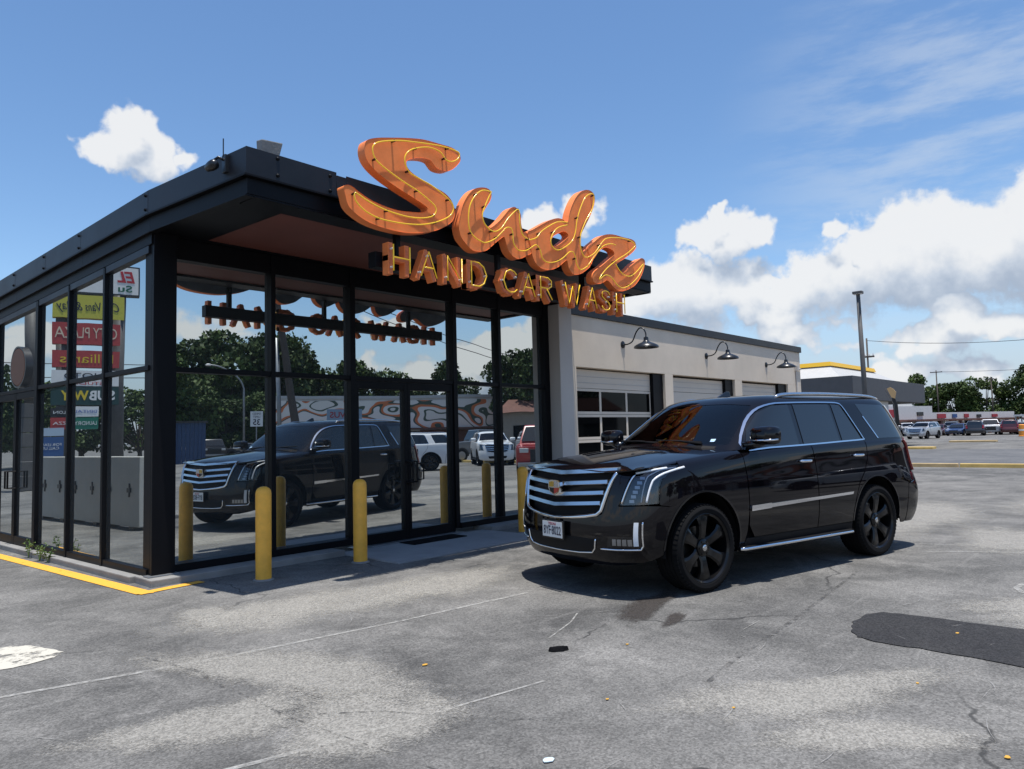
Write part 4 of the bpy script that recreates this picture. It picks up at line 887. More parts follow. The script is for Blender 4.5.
    ch = panel('window_trim', UN_, US(offset_poly(surr, .007), .05), CHROME, SUV, holes=[US(offset_poly(surr, -.008), .05)], side=side, off=.004, rim=.01, du=.5, dv=.5)
    qg = [(-2.99, 1.765), (-3.56, 1.752), (-3.72, 1.70), (-3.82, 1.385), (-3.80, 1.352), (-3.19, 1.35), (-3.06, 1.6)]
    panel('quarter_window', UN_, US(qg), TINT, SUV, side=side, off=.002, rim=.004)
    panel('quarter_trim', UN_, US([(-3.03, 1.615), (-3.168, 1.352), (-3.19, 1.35), (-3.052, 1.615)]), CHROME, SUV, side=side, off=.005, rim=.004)
    # roof rail
    mb = MB(); pts = catmull([(-1.60, .665 * side, 1.838), (-1.72, .675 * side, 1.868), (-2.1, .69 * side, 1.88), (-2.7, .69 * side, 1.88), (-3.3, .675 * side, 1.868), (-3.58, .66 * side, 1.85), (-3.72, .645 * side, 1.82)], 3)
    mb.tube(pts, [.012] + [.021] * (len(pts) - 2) + [.012], 8); mb.build('roof_rail', SATIN, SUV, smooth=True)
    # mirror
    me_ = empty('wing_mirror'); me_.parent = SUV
    sh = []
    prof = [(.0, .80), (.03, .95), (.08, 1.0), (.15, .92), (.19, .86)]
    mb = MB(); rings = []
    for (dx, k) in [(.11, .55), (.085, .82), (.04, .97), (-.02, 1.0), (-.055, .96)]:
        rings.append([(-.80 + dx, (1.115 + .145 * k * math.copysign(abs(math.cos(a)) ** .55, math.cos(a))) * side, 1.432 + .095 * k * math.copysign(abs(math.sin(a)) ** .55, math.sin(a))) for a in [2 * math.pi * t / 20 for t in range(20)]])
    vs = [p for r in rings for p in r]; fs = [(i * 20 + k, i * 20 + (k + 1) % 20, (i + 1) * 20 + (k + 1) % 20, (i + 1) * 20 + k) for i in range(4) for k in range(20)] + [tuple(range(20)), tuple(range(80, 100))]
    mb.add(vs, fs); mb.build('mirror_housing', PAINT, me_, smooth=50)
    mb = MB(); mb.tube([(-.70, 1.0 * side, 1.385), (-.685, 1.12 * side, 1.383), (-.71, 1.225 * side, 1.386), (-.79, 1.262 * side, 1.39)], .011, 8); mb.build('mirror_trim', CHROME, me_, smooth=True)
    mb = MB(); mb.tube([(-.74, .90 * side, 1.325), (-.78, 1.0 * side, 1.345), (-.79, 1.10 * side, 1.37)], [.05, .045, .04], 10); mb.build('mirror_arm', GLOSS, me_, smooth=True)
    mb = MB(); mb.add([(-.858, (1.115 + .12 * math.cos(a)) * side, 1.432 + .075 * math.sin(a)) for a in [2 * math.pi * t / 16 for t in range(16)]], [tuple(range(16))]); mb.build('mirror_glass', CHROME, me_)
    # headlamp
    hl = empty('headlight'); hl.parent = SUV
    def onL(y, z): return LN_.inv([(y, z)], (1, 2), (0, 7.5))[0]
    ho = LN_.inv(dens([(.86, .848), (.735, .845), (.80, 1.128), (.86, 1.15), (.905, 1.168)], .03, False), (1, 2), (0, 9)) + LN_.inv(dens([(.40, 1.188), (.275, 1.184), (.268, 1.172), (.375, 1.134), (.492, 1.07), (.532, 1.0), (.555, .855)], .03, False), (0, 2), (4, 12))
    panel('housing', LN_, ho, GLOSS, hl, side=side, off=-.02, rim=.03)
    panel('lens', LN_, ho, LENS, hl, side=side, off=.003, rim=0)
    def strip3(name, pts, w, off, mt, par):
        c = LN_.inv(dens(pts, .02, False), (1, 2), (0, 9)); P = LN_.ev(np.array([q[0] for q in c]), np.array([q[1] for q in c])); Nn = LN_.nrm(np.array([q[0] for q in c]), np.array([q[1] for q in c])) * LN_.out
        P = (P + Nn * off) * [1, side, 1]; mb = MB(); mb.tube([tuple(q) for q in P], w, 6); return mb.build(name, mt, par, smooth=True)
    strip3('light_strip', [(.915, .87), (.926, 1.06), (.945, 1.12), (.967, 1.166)], .012, -.004, LEDW, hl)
    strip3('light_strip', [(.885, .87), (.893, 1.10), (.92, 1.15), (.95, 1.168)], .006, -.004, LEDW, hl)
    strip3('light_strip', [(.745, .86), (.806, 1.12)], .011, -.002, CHROME, hl)
    strip3('light_strip', [(.806, 1.125), (.86, 1.14), (.93, 1.166)], .012, -.004, LEDW, hl)
    for i in range(6):
        z = .88 + i * .041; (u, v) = onL(.822 + .009 * i, z); p = LN_.ev(np.array([u]), np.array([v]))[0]; n = LN_.nrm(np.array([u]), np.array([v]))[0] * LN_.out; p = p - n * .008
        mb = MB(); q = Vector((n[0], n[1] * side, n[2])).to_track_quat('Z', 'Y').to_matrix()
        pr = MB(); pr.box(-.022, .022, -.014, .014, -.016, .002); pr.v = [tuple(q @ Vector(w) + Vector((p[0], p[1] * side, p[2]))) for w in pr.v]; pr.build('lamp_cell', SILV, hl)
    # front fog unit: L shaped chrome with lamps
    fg = empty('fog_light'); fg.parent = SUV
    panel('fog_recess', LN_, LN_.inv(dens([(.62, .47), (.885, .475), (.89, .70), (.845, .70), (.835, .57), (.64, .565)], .03), (1, 2), (0, 7.5)), GLOSS, fg, side=side, off=.003, rim=.005)
    for q_ in range(4):
        y_ = .672 + .041 * q_; panel('lamp_cell', LN_, LN_.inv(dens([(y_, .487), (y_ + .032, .488), (y_ + .034, .545), (y_ + .003, .543)], .03), (1, 2), (0, 7.5)), SILV, fg, side=side, off=.006, rim=.004)
    panel('lamp_bar', LN_, LN_.inv(dens([(.836, .487), (.868, .488), (.878, .695), (.848, .695)], .03), (1, 2), (0, 7.5)), LEDW, fg, side=side, off=.007, rim=.004)
    strip3('chrome_edge', [(.56, .451), (.70, .450), (.875, .455), (.893, .49), (.902, .70)], .0085, .008, CHROME, fg)
    # tail light
    tl = [(-3.93, .95), (-3.97, .95)]
    panel('tail_light', LN_, LN_.inv(dens([(.76, .94), (.96, .94), (.93, 1.31), (.80, 1.325)], .03), (1, 2), (18.0, 22)), REDL, SUV, side=side, off=.022, rim=.02)
    panel('tail_light', UN_, UN_.inv(dens([(.865, 1.33), (.885, 1.33), (.755, 1.74), (.735, 1.75)], .03), (1, 2), (14.0, 18)), SATIN, SUV, side=side, off=.012, rim=.02)
# front bumper (both halves in one skin), grille opening left free
bump = [(0, .30), (.30, .30), (.62, .30), (.80, .315)]
bf = LN_.inv(dens([(0, .29), (.35, .29), (.70, .30), (.80, .32)], .03, False), (1, 2), (0, 8))
bs = LN_.inv(dens([(.62, .34), (.50, .40)], .03, False)[1:], (0, 2), (4.5, 12))
arcf = LN_.inv(dens(arc(0, .43, .51, 0, 52, 10), .05, False), (0, 2), (5, 12))
up_ = LN_.inv(dens([(.44, .818), (.53, .83)], .03, False)[1:], (0, 2), (5, 12))
bt = LN_.inv(dens([(.915, .838), (.72, .832), (.70, 1.16), (.655, 1.175), (.575, .76), (.53, .742), (.30, .715), (0, .695)], .03, False), (1, 2), (0, 8))
panel('front_bumper', LN_, bf + bs + arcf + up_ + bt, PAINT, SUV, both=True)
for side in (1, -1): panel('upper_valance', LN_, LN_.inv(dens([(.715, .85), (.728, .85), (.79, 1.13), (.86, 1.165), (.80, 1.172), (.705, 1.165)], .03), (1, 2), (0, 8)), PAINT, SUV, side=side)
panel('lower_intake', LN_, LF([(0, .40), (.40, .405), (.47, .43), (.50, .535), (.30, .54), (0, .54)]), MATTE, SUV, both=True, off=.004, rim=.004)
def ftube(name, pts, w, off, mt, par, n=8):
    c = LN_.inv(dens(pts, .02, False), (1, 2), (0, 9)); u = np.array([q[0] for q in c]); v = np.array([q[1] for q in c]); P = LN_.ev(u, v) + LN_.nrm(u, v) * LN_.out * off
    full = [tuple(q * [1, -1, 1]) for q in P[::-1]] + [tuple(q) for q in P[1:]]; mb = MB(); mb.tube(full, w, n); return mb.build(name, mt, par, smooth=True)
ftube('lower_trim', [(0, .393), (.30, .397), (.46, .41), (.498, .45), (.515, .535)], .0085, .007, CHROME, SUV)
# grille
GR = empty('grille'); GR.parent = SUV
gout = [(0, .705), (.30, .725), (.525, .752), (.56, .79), (.655, 1.12), (.655, 1.165), (.40, 1.168), (0, 1.165)]
panel('grille_backing', LN_, LF(gout), MATTE, GR, both=True, off=-.05, rim=0)
gin = [(0, .735), (.30, .755), (.50, .782), (.525, .80), (.61, 1.10), (.0, 1.115)]
def vee(pts): return pts
def bar3(name, z, half, h, mt, push=.012):
    """horizontal chrome bar with the vee of the nose"""
    ys = [0, .07, .2, .35, half * .8, half]; c = LN_.inv([(max(y, .0), z) for y in ys], (1, 2), (0, 6.5)); u = np.array([q[0] for q in c]); v = np.array([q[1] for q in c]); P = LN_.ev(u, v)
    prof = [(-.02, -h * .95), (push + .004, -h), (push + .012, -h * .7), (push - .001, h * .8), (-.03, h)]
    rows = [(P[i][0] + .02 * max(0, 1 - ys[i] / .35), ys[i] * s) for s in (-1, 1) for i in (range(len(ys) - 1, 0, -1) if s < 0 else range(len(ys)))]
    zz = [z - .035 * max(0, 1 - abs(y) / half) for x, y in rows]
    vs = [(x + a, y, zq + b) for (x, y), zq in zip(rows, zz) for a, b in prof]; m = len(prof); n = len(rows)
    mb = MB(); mb.add(vs, [(i * m + k, i * m + (k + 1) % m, (i + 1) * m + (k + 1) % m, (i + 1) * m + k) for i in range(n - 1) for k in range(m)] + [tuple(range(m)), tuple(range((n - 1) * m, n * m))]); return mb.build(name, mt, GR, smooth=35)
GBAR = mat('grille_chrome', (.80, .79, .77), .2, metal=1)
for z, hw in ((1.052, .605), (.955, .580), (.86, .555)): bar3('grille_bar', z, hw, .021, GBAR)
ftube('grille_frame', [(0, .70), (.20, .712), (.40, .733), (.525, .755), (.565, .79), (.66, 1.135)], .019, .006, CHROME, GR)
bar3('grille_header', 1.158, .655, .024, GBAR, .014)
# crest
CR = empty('crest'); CR.parent = GR
cx = .988
shield = [(-.085, .062), (-.092, .0), (-.07, -.05), (0, -.078), (.07, -.05), (.092, 0), (.085, .062), (.04, .07), (-.04, .07)]
def crestp(name, poly, x0, x1, mt): 
    mb = MB(); mb.prism(poly, lambda y, z: (x0, y, z + .985), lambda y, z: (x1, y, z + .985)); mb.build(name, mt, CR)
crestp('crest_plate', shield, .95, cx, CHROME)
CG, CRd, CB_, CW = mat('crest_gold', (.55, .36, .08), .3, metal=.6), mat('crest_red', (.40, .05, .03), .3), mat('crest_black', (.01, .01, .012), .3), mat('crest_silver', (.6, .6, .62), .25, metal=.8)
sc = lambda k: [(y * k, z * k) for y, z in shield]
crestp('crest_field', [(-.072, .05), (-.076, .004), (-.002, .004), (-.002, .055), (-.03, .057)], cx + .0005, cx + .004, CG)
crestp('crest_field', [(.002, .055), (.002, .004), (.076, .004), (.072, .05), (.03, .057)], cx + .0005, cx + .004, CW)
crestp('crest_field', [(-.074, -.004), (-.058, -.04), (-.002, -.062), (-.002, -.004)], cx + .0005, cx + .004, CB_)
crestp('crest_field', [(.002, -.004), (.002, -.062), (.058, -.04), (.074, -.004)], cx + .0005, cx + .004, CRd)
# plate
PL = empty('license_plate'); PL.parent = SUV
mb = MB(); mb.box(1.00, 1.022, -.17, .17, .50, .672); mb.build('plate_frame', GLOSS, PL, bevel=.006)
mb = MB(); mb.box(1.0225, 1.026, -.152, .152, .513, .660); mb.build('plate', mat('plate_white', (.66, .67, .66), .4), PL)
PK = mat('plate_text', (.02, .02, .04), .5)
add_text('plate_number', '8YF\u00b78022', .115, PK, PL, (1.0265, 0, .573), (0, 1, 0), width=.27, extrude=.001, bold=.002)
add_text('plate_state', 'TEXAS', .036, mat('plate_red', (.3, .03, .04), .5), PL, (1.0265, 0, .638), (0, 1, 0), width=.12, extrude=.001, bold=.001)
# hood
hpan = [(.0, .45), (.0, 0.0)]
hu = 7.0
ho_ = [(0, .55), (0, 7.6), (4.0, 7.55), (6.0, 7.4), (7.25, 7.2), (7.25, 3.0), (7.0, 1.7), (6.3, .95), (5.0, .62), (3, .55)]
panel('hood', HN_, dens(ho_, .2), PAINT, SUV, both=True, rim=.012, du=.5, dv=.25)
# cowl, wipers
mb = MB(); mb.hexa([(-.62, -.84, 1.26), (-.42, -.60, 1.29), (-.42, .60, 1.29), (-.62, .84, 1.26)], [(-.66, -.83, 1.315), (-.47, -.6, 1.342), (-.47, .6, 1.342), (-.66, .83, 1.315)]); mb.build('cowl', MATTE, SUV)
for s, y0, y1 in ((1, .55, -.10), (1, -.05, -.66)):
    mb = MB(); mb.tube([(-.52, y0, 1.36), (-.555, (y0 + y1) / 2, 1.388), (-.56, y1, 1.392)], .011, 6); mb.tube([(-.535, y0 - .02, 1.378), (-.565, y1 - .04, 1.400)], .007, 5); mb.build('wiper', MATTE, SUV, smooth=40)
# greenhouse skin with openings
ws = [(0, 1.365), (.45, 1.362), (.765, 1.345), (.80, 1.352), (.685, 1.70), (.655, 1.752), (.40, 1.775), (0, 1.78)]
wuv = UF(ws)
full = [(0, .2), (6, .2), (12, .2), (19, .2), (19, 9.98), (9, 9.98), (0, 9.98)]
rg = [(0, 1.37), (.62, 1.37), (.70, 1.42), (.62, 1.74), (.5, 1.765), (0, 1.77)]
ruv = URr(rg)
half_ws = [p for p in wuv]
def seam(l, u0, first):
    return [(u0 if abs(p[0] - u0) < .03 else p[0], p[1]) for p in l]
wuv = seam(wuv, 0, 0); ruv = seam(ruv, 19, 0)
# outline runs along the windshield and rear glass so the holes open to the centre line
wb, wtp = wuv[0], [p for p in wuv if p[0] == 0][-1]
mid = [p for p in wuv]
k = max(i for i, p in enumerate(wuv) if p[0] == 0 and p[1] < 4)
lowr = wuv[:1]
body_out = [(0, .25)] + dens([(0, .25), (19, .25)], .4, False)[1:-1] + [(19, .25)]
i_top = min(i for i, p in enumerate(ruv) if p[0] == 19 and p[1] > 3); ruv_path = ruv[:i_top + 1]
body_out += ruv_path
body_out += [(19, 9.98)] + dens([(19, 9.98), (0, 9.98)], .4, False)[1:-1] + [(0, 9.98)]
j_top = min(i for i, p in enumerate(wuv) if p[0] == 0 and p[1] > 3); body_out += wuv[:j_top + 1][::-1]
side_hole = US(sur, .04)
panel('roof_shell', UN_, body_out, PAINT, SUV, holes=[side_hole], both=True, rim=.012, off=0, du=.25, dv=.25)
panel('windshield', UN_, wuv, WSG, SUV, both=True, off=-.003, rim=0)
panel('rear_window', UN_, ruv, TINT, SUV, both=True, off=-.003, rim=0)
mb = MB()
(u, v), = UN_.inv([(.60, 1.395)], (1, 2), (0, 4.6)); p = UN_.ev(np.array([u]), np.array([v]))[0]
mb.add([(p[0] + .016, .640, 1.378), (p[0] + .022, .585, 1.378), (p[0] - .014, .580, 1.405), (p[0] - .022, .636, 1.405)], [(0, 1, 2, 3)])
mb.build('registration_sticker', mat('sticker', (.45, .62, .8), .4), SUV)
# rear: tailgate and bumper
panel('tailgate', LN_, LRr([(0, .86), (.75, .87), (.745, 1.33), (0, 1.33)]), PAINT, SUV, both=True)
rbp = LN_.inv(dens([(-3.67, .79), (-3.62, .335), (-3.9, .32)], .03, False), (0, 2), (12, 21)) + LN_.inv(dens([(.85, .31), (0, .31)], .03, False), (1, 2), (18, 23)) + LN_.inv(dens([(0, .85), (.80, .855)], .03, False), (1, 2), (18, 23)) + LN_.inv(dens([(-3.985, .85)], .03, False), (0, 2), (12, 21))
panel('rear_bumper', LN_, rbp, PAINT, SUV, both=True)
# dark inner body, floor, wheel wells
mb = MB(); mb.box(-4.0, .72, -.80, .80, .34, .44); mb.box(-2.40, -.56, -.93, .93, .36, 1.24); mb.box(-3.95, -3.5, -.88, .88, .44, 1.24); mb.box(.52, .78, -.72, .72, .42, 1.05); mb.box(-3.5, -2.4, -.62, .62, .44, 1.2); mb.box(-.56, .52, -.60, .60, .44, 1.1)
mb.build('inner_body', MATTE, SUV)
for s in (1, -1):
    for cx_ in (0, -2.95):
        mb = MB(); n = 18; vs = []
        for k_ in range(n + 1):
            a = R(-8 + 196 * k_ / n); vs += [(cx_ + .50 * math.cos(a), .60 * s, .43 + .50 * math.sin(a)), (cx_ + .50 * math.cos(a), .965 * s, .43 + .50 * math.sin(a))]
        mb.add(vs, [(2 * i, 2 * i + 1, 2 * i + 3, 2 * i + 2) for i in range(n)]); mb.build('wheel_well', MATTE, SUV, smooth=True)
# cabin
CABM = mat('cabin_dark', (.03, .028, .027), .7); SEATM = mat('seat_leather', (.05, .045, .04), .5)
mb = MB(); mb.hexa([(-1.05, -.82, 1.05), (-.55, -.80, 1.05), (-.55, .80, 1.05), (-1.05, .82, 1.05)], [(-1.0, -.80, 1.27), (-.62, -.76, 1.31), (-.62, .76, 1.31), (-1.0, .80, 1.27)]); mb.build('dashboard', CABM, SUV, bevel=.02)
for y in (.40, -.40):
    st_ = empty('seat'); st_.parent = SUV
    mb = MB(); mb.hexa([(-2.0, y - .26, .9), (-1.75, y - .27, .9), (-1.75, y + .27, .9), (-2.0, y + .26, .9)], [(-2.12, y - .20, 1.48), (-1.97, y - .21, 1.48), (-1.97, y + .21, 1.48), (-2.12, y + .20, 1.48)]); mb.build('backrest', SEATM, st_, bevel=.04, smooth=50)
    mb = MB(); mb.box(-2.13, -2.02, y - .13, y + .13, 1.53, 1.70); mb.tube([(-2.07, y - .06, 1.46), (-2.07, y - .06, 1.56)], .01, 6); mb.build('headrest', SEATM, st_, bevel=.03, smooth=50)
mb = MB(); th = [2 * math.pi * k_ / 28 for k_ in range(29)]
mb.tube([(-1.14 + .08 * math.sin(a), .40 + .19 * math.cos(a), 1.24 + .165 * math.sin(a)) for a in th], .016, 8); mb.tube([(-1.14, .22, 1.24), (-1.13, .58, 1.24)], .02, 6); mb.build('steering_wheel', CABM, SUV, smooth=True)
mb = MB(); mb.box(-1.14, -1.11, -.14, .14, 1.64, 1.71); mb.build('rear_view_mirror', MATTE, SUV, bevel=.015)
# shark fin
mb = MB(); mb.hexa([(-1.66, -.028, 1.872), (-1.45, -.02, 1.872), (-1.45, .02, 1.872), (-1.66, .028, 1.872)], [(-1.665, -.006, 1.945), (-1.61, -.006, 1.945), (-1.61, .006, 1.945), (-1.665, .006, 1.945)]); mb.build('antenna_fin', GLOSS, SUV, bevel=.006)
# wheels
def wheel():
    e = empty('wheel')
    r0, w = .408, .285; h = w / 2
    prof = [(.314, -h + .012), (.326, -h - .002), (.36, -h - .008), (.385, -h + .004), (.400, -h + .028)]
    for gq in (-.075, -.025, .025, .075): prof += [(r0, gq - .019), (r0, gq - .009), (r0 - .009, gq - .006), (r0 - .009, gq + .006), (r0, gq + .009)]
    prof += [(r0, .10), (.400, h - .028), (.385, h - .004), (.36, h + .008), (.326, h + .002), (.314, h - .012)]
    mb = MB(); mb.lathe(prof, 56, 'Y', closed=True); ty = mb.build('tyre', TYRE, e, smooth=35)
    tb = MB(); 
    for k_ in range(56):
        a = 2 * math.pi * k_ / 56
        for sy in (-1, 1):
            c, s_ = math.cos(a), math.sin(a); r1, r2 = .388, .4105; y0, y1 = .098 * sy, .136 * sy; da = .035
            q = []
            for rr in (r1, r2 if True else r1):
                for (aa, yy) in ((a - da, y0), (a + da, y0), (a + da, y1), (a - da, y1)): rx = rr - (.012 if abs(yy) > .12 and rr > .4 else 0); q.append((rx * math.cos(aa), yy, rx * math.sin(aa)))
            tb.hexa(q[:4], q[4:])
    t_ = tb.build('tread_blocks', TYRE, ty); t_['kind'] = 'stuff'
    # barrel and dark back
    mb = MB(); mb.lathe([(.292, -.13), (.286, .10), (.290, .128), (.296, .137), (.289, .141), (.274, .124), (.262, .05), (.260, -.09), (.0, -.095)], 48, 'Y'); rm = mb.build('rim', RIM, e, smooth=30)
    sp = MB()
    for k_ in range(6):
        a = 2 * math.pi * k_ / 6 + .26
        def T(rad, tang, y): return (rad * math.cos(a) - tang * math.sin(a), y, rad * math.sin(a) + tang * math.cos(a))
        secs = [(.05, .048, -.085), (.12, .040, -.108), (.20, .050, -.118), (.268, .078, -.112), (.282, .086, -.105)]
        n0 = len(sp.v); vs = []
        for rad, wd, yf in secs: vs += [T(rad, -wd, yf + .012), T(rad, -wd * .62, yf), T(rad, wd * .62, yf), T(rad, wd, yf + .012), T(rad, wd * .8, yf + .06), T(rad, -wd * .8, yf + .06)]
        fs = [(i * 6 + k2, i * 6 + (k2 + 1) % 6, (i + 1) * 6 + (k2 + 1) % 6, (i + 1) * 6 + k2) for i in range(4) for k2 in range(6)] + [tuple(range(6)), tuple(range(24, 30))]
        s1 = MB(); s1.add(vs, fs); s1.build('spoke', RIM, rm, smooth=25)
    mb = MB(); mb.lathe([(.075, .03), (.074, .10), (.055, .112), (.035, .116), (.0, .117)][::-1], 24, 'Y', (0, 0, 0)); 
    mb.v = [(x, y, z) for x, y, z in mb.v]; mb.build('hub', RIM, rm, smooth=30)
    mb = MB(); mb.lathe([(0, .1215), (.022, .121), (.027, .1175)], 18, 'Y'); mb.build('hub_badge', SATIN, rm, smooth=40)
    for k_ in range(6):
        a = 2 * math.pi * k_ / 6 + .26 + .52; mb = MB(); mb.lathe([(0, .118), (.010, .116), (.011, .10)], 6, 'Y', (.056 * math.cos(a), 0, .056 * math.sin(a))); mb.build('lug_nut', RIM, rm)
    rm.scale = (1.09, 1, 1.09)
    mb = MB(); mb.lathe([(.07, .0), (.19, .0), (.19, -.02), (.07, -.02)], 32, 'Y', closed=True); mb.build('brake_disc', mat('brake_steel', (.12, .115, .11), .4, metal=.9), e, smooth=40)
    return e
w0 = wheel(); first = True
for x in (0, -2.946):
    for s in (1, -1):
        wq = w0 if first else copy_tree(w0); first = False; wq.parent = SUV
        wq.location = (x, .868 * s, .408); wq.rotation_euler = (0, random.uniform(0, 1), math.pi if s > 0 else 0)
# ------------------------------------------------------------------ trees
M_['bark'] = mat('bark', (.09, .07, .05), .9, var=.3, vscale=6)
def leaf_mat(name, c):
    m, N, L, b = new_mat(name); tc = N.new('ShaderNodeTexCoord'); n = N.new('ShaderNodeTexNoise'); n.inputs['Scale'].default_value = .9; n.inputs['Detail'].default_value = 4; L.new(tc.outputs['Object'], n.inputs['Vector'])
    r = N.new('ShaderNodeValToRGB'); L.new(n.outputs['Fac'], r.inputs[0]); e = r.color_ramp.elements; e[0].position = .35; e[0].color = (*[x * .55 for x in c], 1); e[1].position = .65; e[1].color = (c[0] * 1.5, c[1] * 1.35, c[2] * 1.2, 1)
    L.new(r.outputs[0], b.inputs['Base Color']); b.inputs['Roughness'].default_value = .65; b.inputs['Specular IOR Level'].default_value = .2
    return m
LEAF = [leaf_mat('leaf_dark', (.04, .068, .022)), leaf_mat('leaf_mid', (.058, .095, .028))]
def tree_meshes(seed, H, Rr, nleaf=6500, leaf=.24):
    rg = np.random.default_rng(seed); tb = MB(); base = H * .16
    tb.tube([(0, 0, -.2), (.05, .02, base * .6), (rg.uniform(-.2, .2), rg.uniform(-.2, .2), base + H * .15)], [H * .035, H * .026, H * .018], 8)
    lobes = []
    for i in range(19):
        a = rg.uniform(0, 6.28); rr = Rr * math.sqrt(rg.uniform(0, 1)) * .78; zz = base + (H - base) * rg.uniform(.12, .92); k = 1 - .45 * abs((zz - base) / (H - base) - .45) * 2
        p = (rr * math.cos(a) * k, rr * math.sin(a) * k, zz); lobes.append((p, Rr * rg.uniform(.24, .42)))
        tb.tube([(0, 0, base * rg.uniform(.6, 1.1)), (p[0] * .5, p[1] * .5, (base + p[2]) / 2), p], [H * .013, H * .009, H * .004], 5, cap=False)
    V = []; F = []
    per = nleaf // len(lobes)
    for (c, r) in lobes:
        d = rg.normal(size=(per, 3)); d /= np.linalg.norm(d, axis=1)[:, None]; rad = r * rg.uniform(.45, 1.08, per) ** .6; P = np.array(c) + d * rad[:, None] * [1, 1, .72]
        a1 = rg.normal(size=(per, 3)); a1 /= np.linalg.norm(a1, axis=1)[:, None]; a2 = np.cross(a1, rg.normal(size=(per, 3))); a2 /= np.linalg.norm(a2, axis=1)[:, None]; s = leaf * rg.uniform(.5, 1.25, per)[:, None]
        q = np.stack([P + a1 * s, P + a2 * s * .7, P - a1 * s, P - a2 * s * .7], 1); n0 = len(V); V += q.reshape(-1, 3).tolist(); F += [[n0 + 4 * i + k for k in range(4)] for i in range(per)]
    me = bpy.data.meshes.new('crown'); me.from_pydata(V, [], F); me.update()
    return tb.mesh('trunk', True), me
TM = [tree_meshes(11 + i, 10, 4.6) for i in range(4)]
for i, (t, c) in enumerate(TM): t.materials.append(M_['bark']); c.materials.append(LEAF[i % 2])
def tree(i, x, y, h, label, group, w=1.0, rz=None):
    e = tag(empty('tree', (x, y, 0), random.uniform(0, 6) if rz is None else rz), label, 'tree', group)
    for nm, me in zip(('trunk', 'crown'), TM[i % 4]):
        o = link(nm, me, None, e); o.scale = (h / 10 * w, h / 10 * w, h / 10)
    return e
# ------------------------------------------------------------------ ordinary cars
SG_ = [mat('car_glass', (.012, .014, .016), .04, spec=.6), mat('car_tyre', (.012, .012, .012), .8, spec=.2), mat('car_alloy', (.35, .36, .37), .35, metal=.8), mat('car_lamp', (.6, .6, .58), .2), mat('car_tail', (.30, .01, .012), .25), mat('car_trim', (.02, .02, .02), .6)]
def paint(name, c, met=0.0): return mat(name, c, .3, metal=met, coat=.8, spec=.4)
KEEP = ('front_fender', 'front_door', 'rear_door', 'quarter_panel', 'rocker_panel', 'window_glass', 'pillar_trim', 'window_trim', 'quarter_window', 'wing_mirror', 'mirror_housing', 'headlight', 'housing', 'lens', 'light_strip', 'tail_light', 'front_bumper', 'upper_valance', 'lower_intake', 'grille', 'grille_backing', 'grille_bar', 'grille_frame', 'grille_header', 'hood', 'cowl', 'roof_shell', 'windshield', 'rear_window', 'tailgate', 'rear_bumper', 'inner_body', 'wheel_well', 'arch_lip', 'roof_rail', 'running_board', 'dashboard', 'wheel', 'tyre', 'rim', 'spoke', 'hub')
def suv_like(pm, x, y, rz, label, group, s=.92):
    e = tag(empty('parked_car', (x, y, 0), rz), label, 'car', group); e.scale = (s, s, s * .98)
    def cp_(o, par):
        if o.name.split('.')[0] not in KEEP: return
        c = o.copy(); COL.objects.link(c); c.parent = par
        if c.type == 'MESH' and c.material_slots and c.material_slots[0].material == PAINT: c.material_slots[0].link = 'OBJECT'; c.material_slots[0].material = pm
        for ch in o.children: cp_(ch, c)
    for ch in SUV.children: cp_(ch, e)
    return e
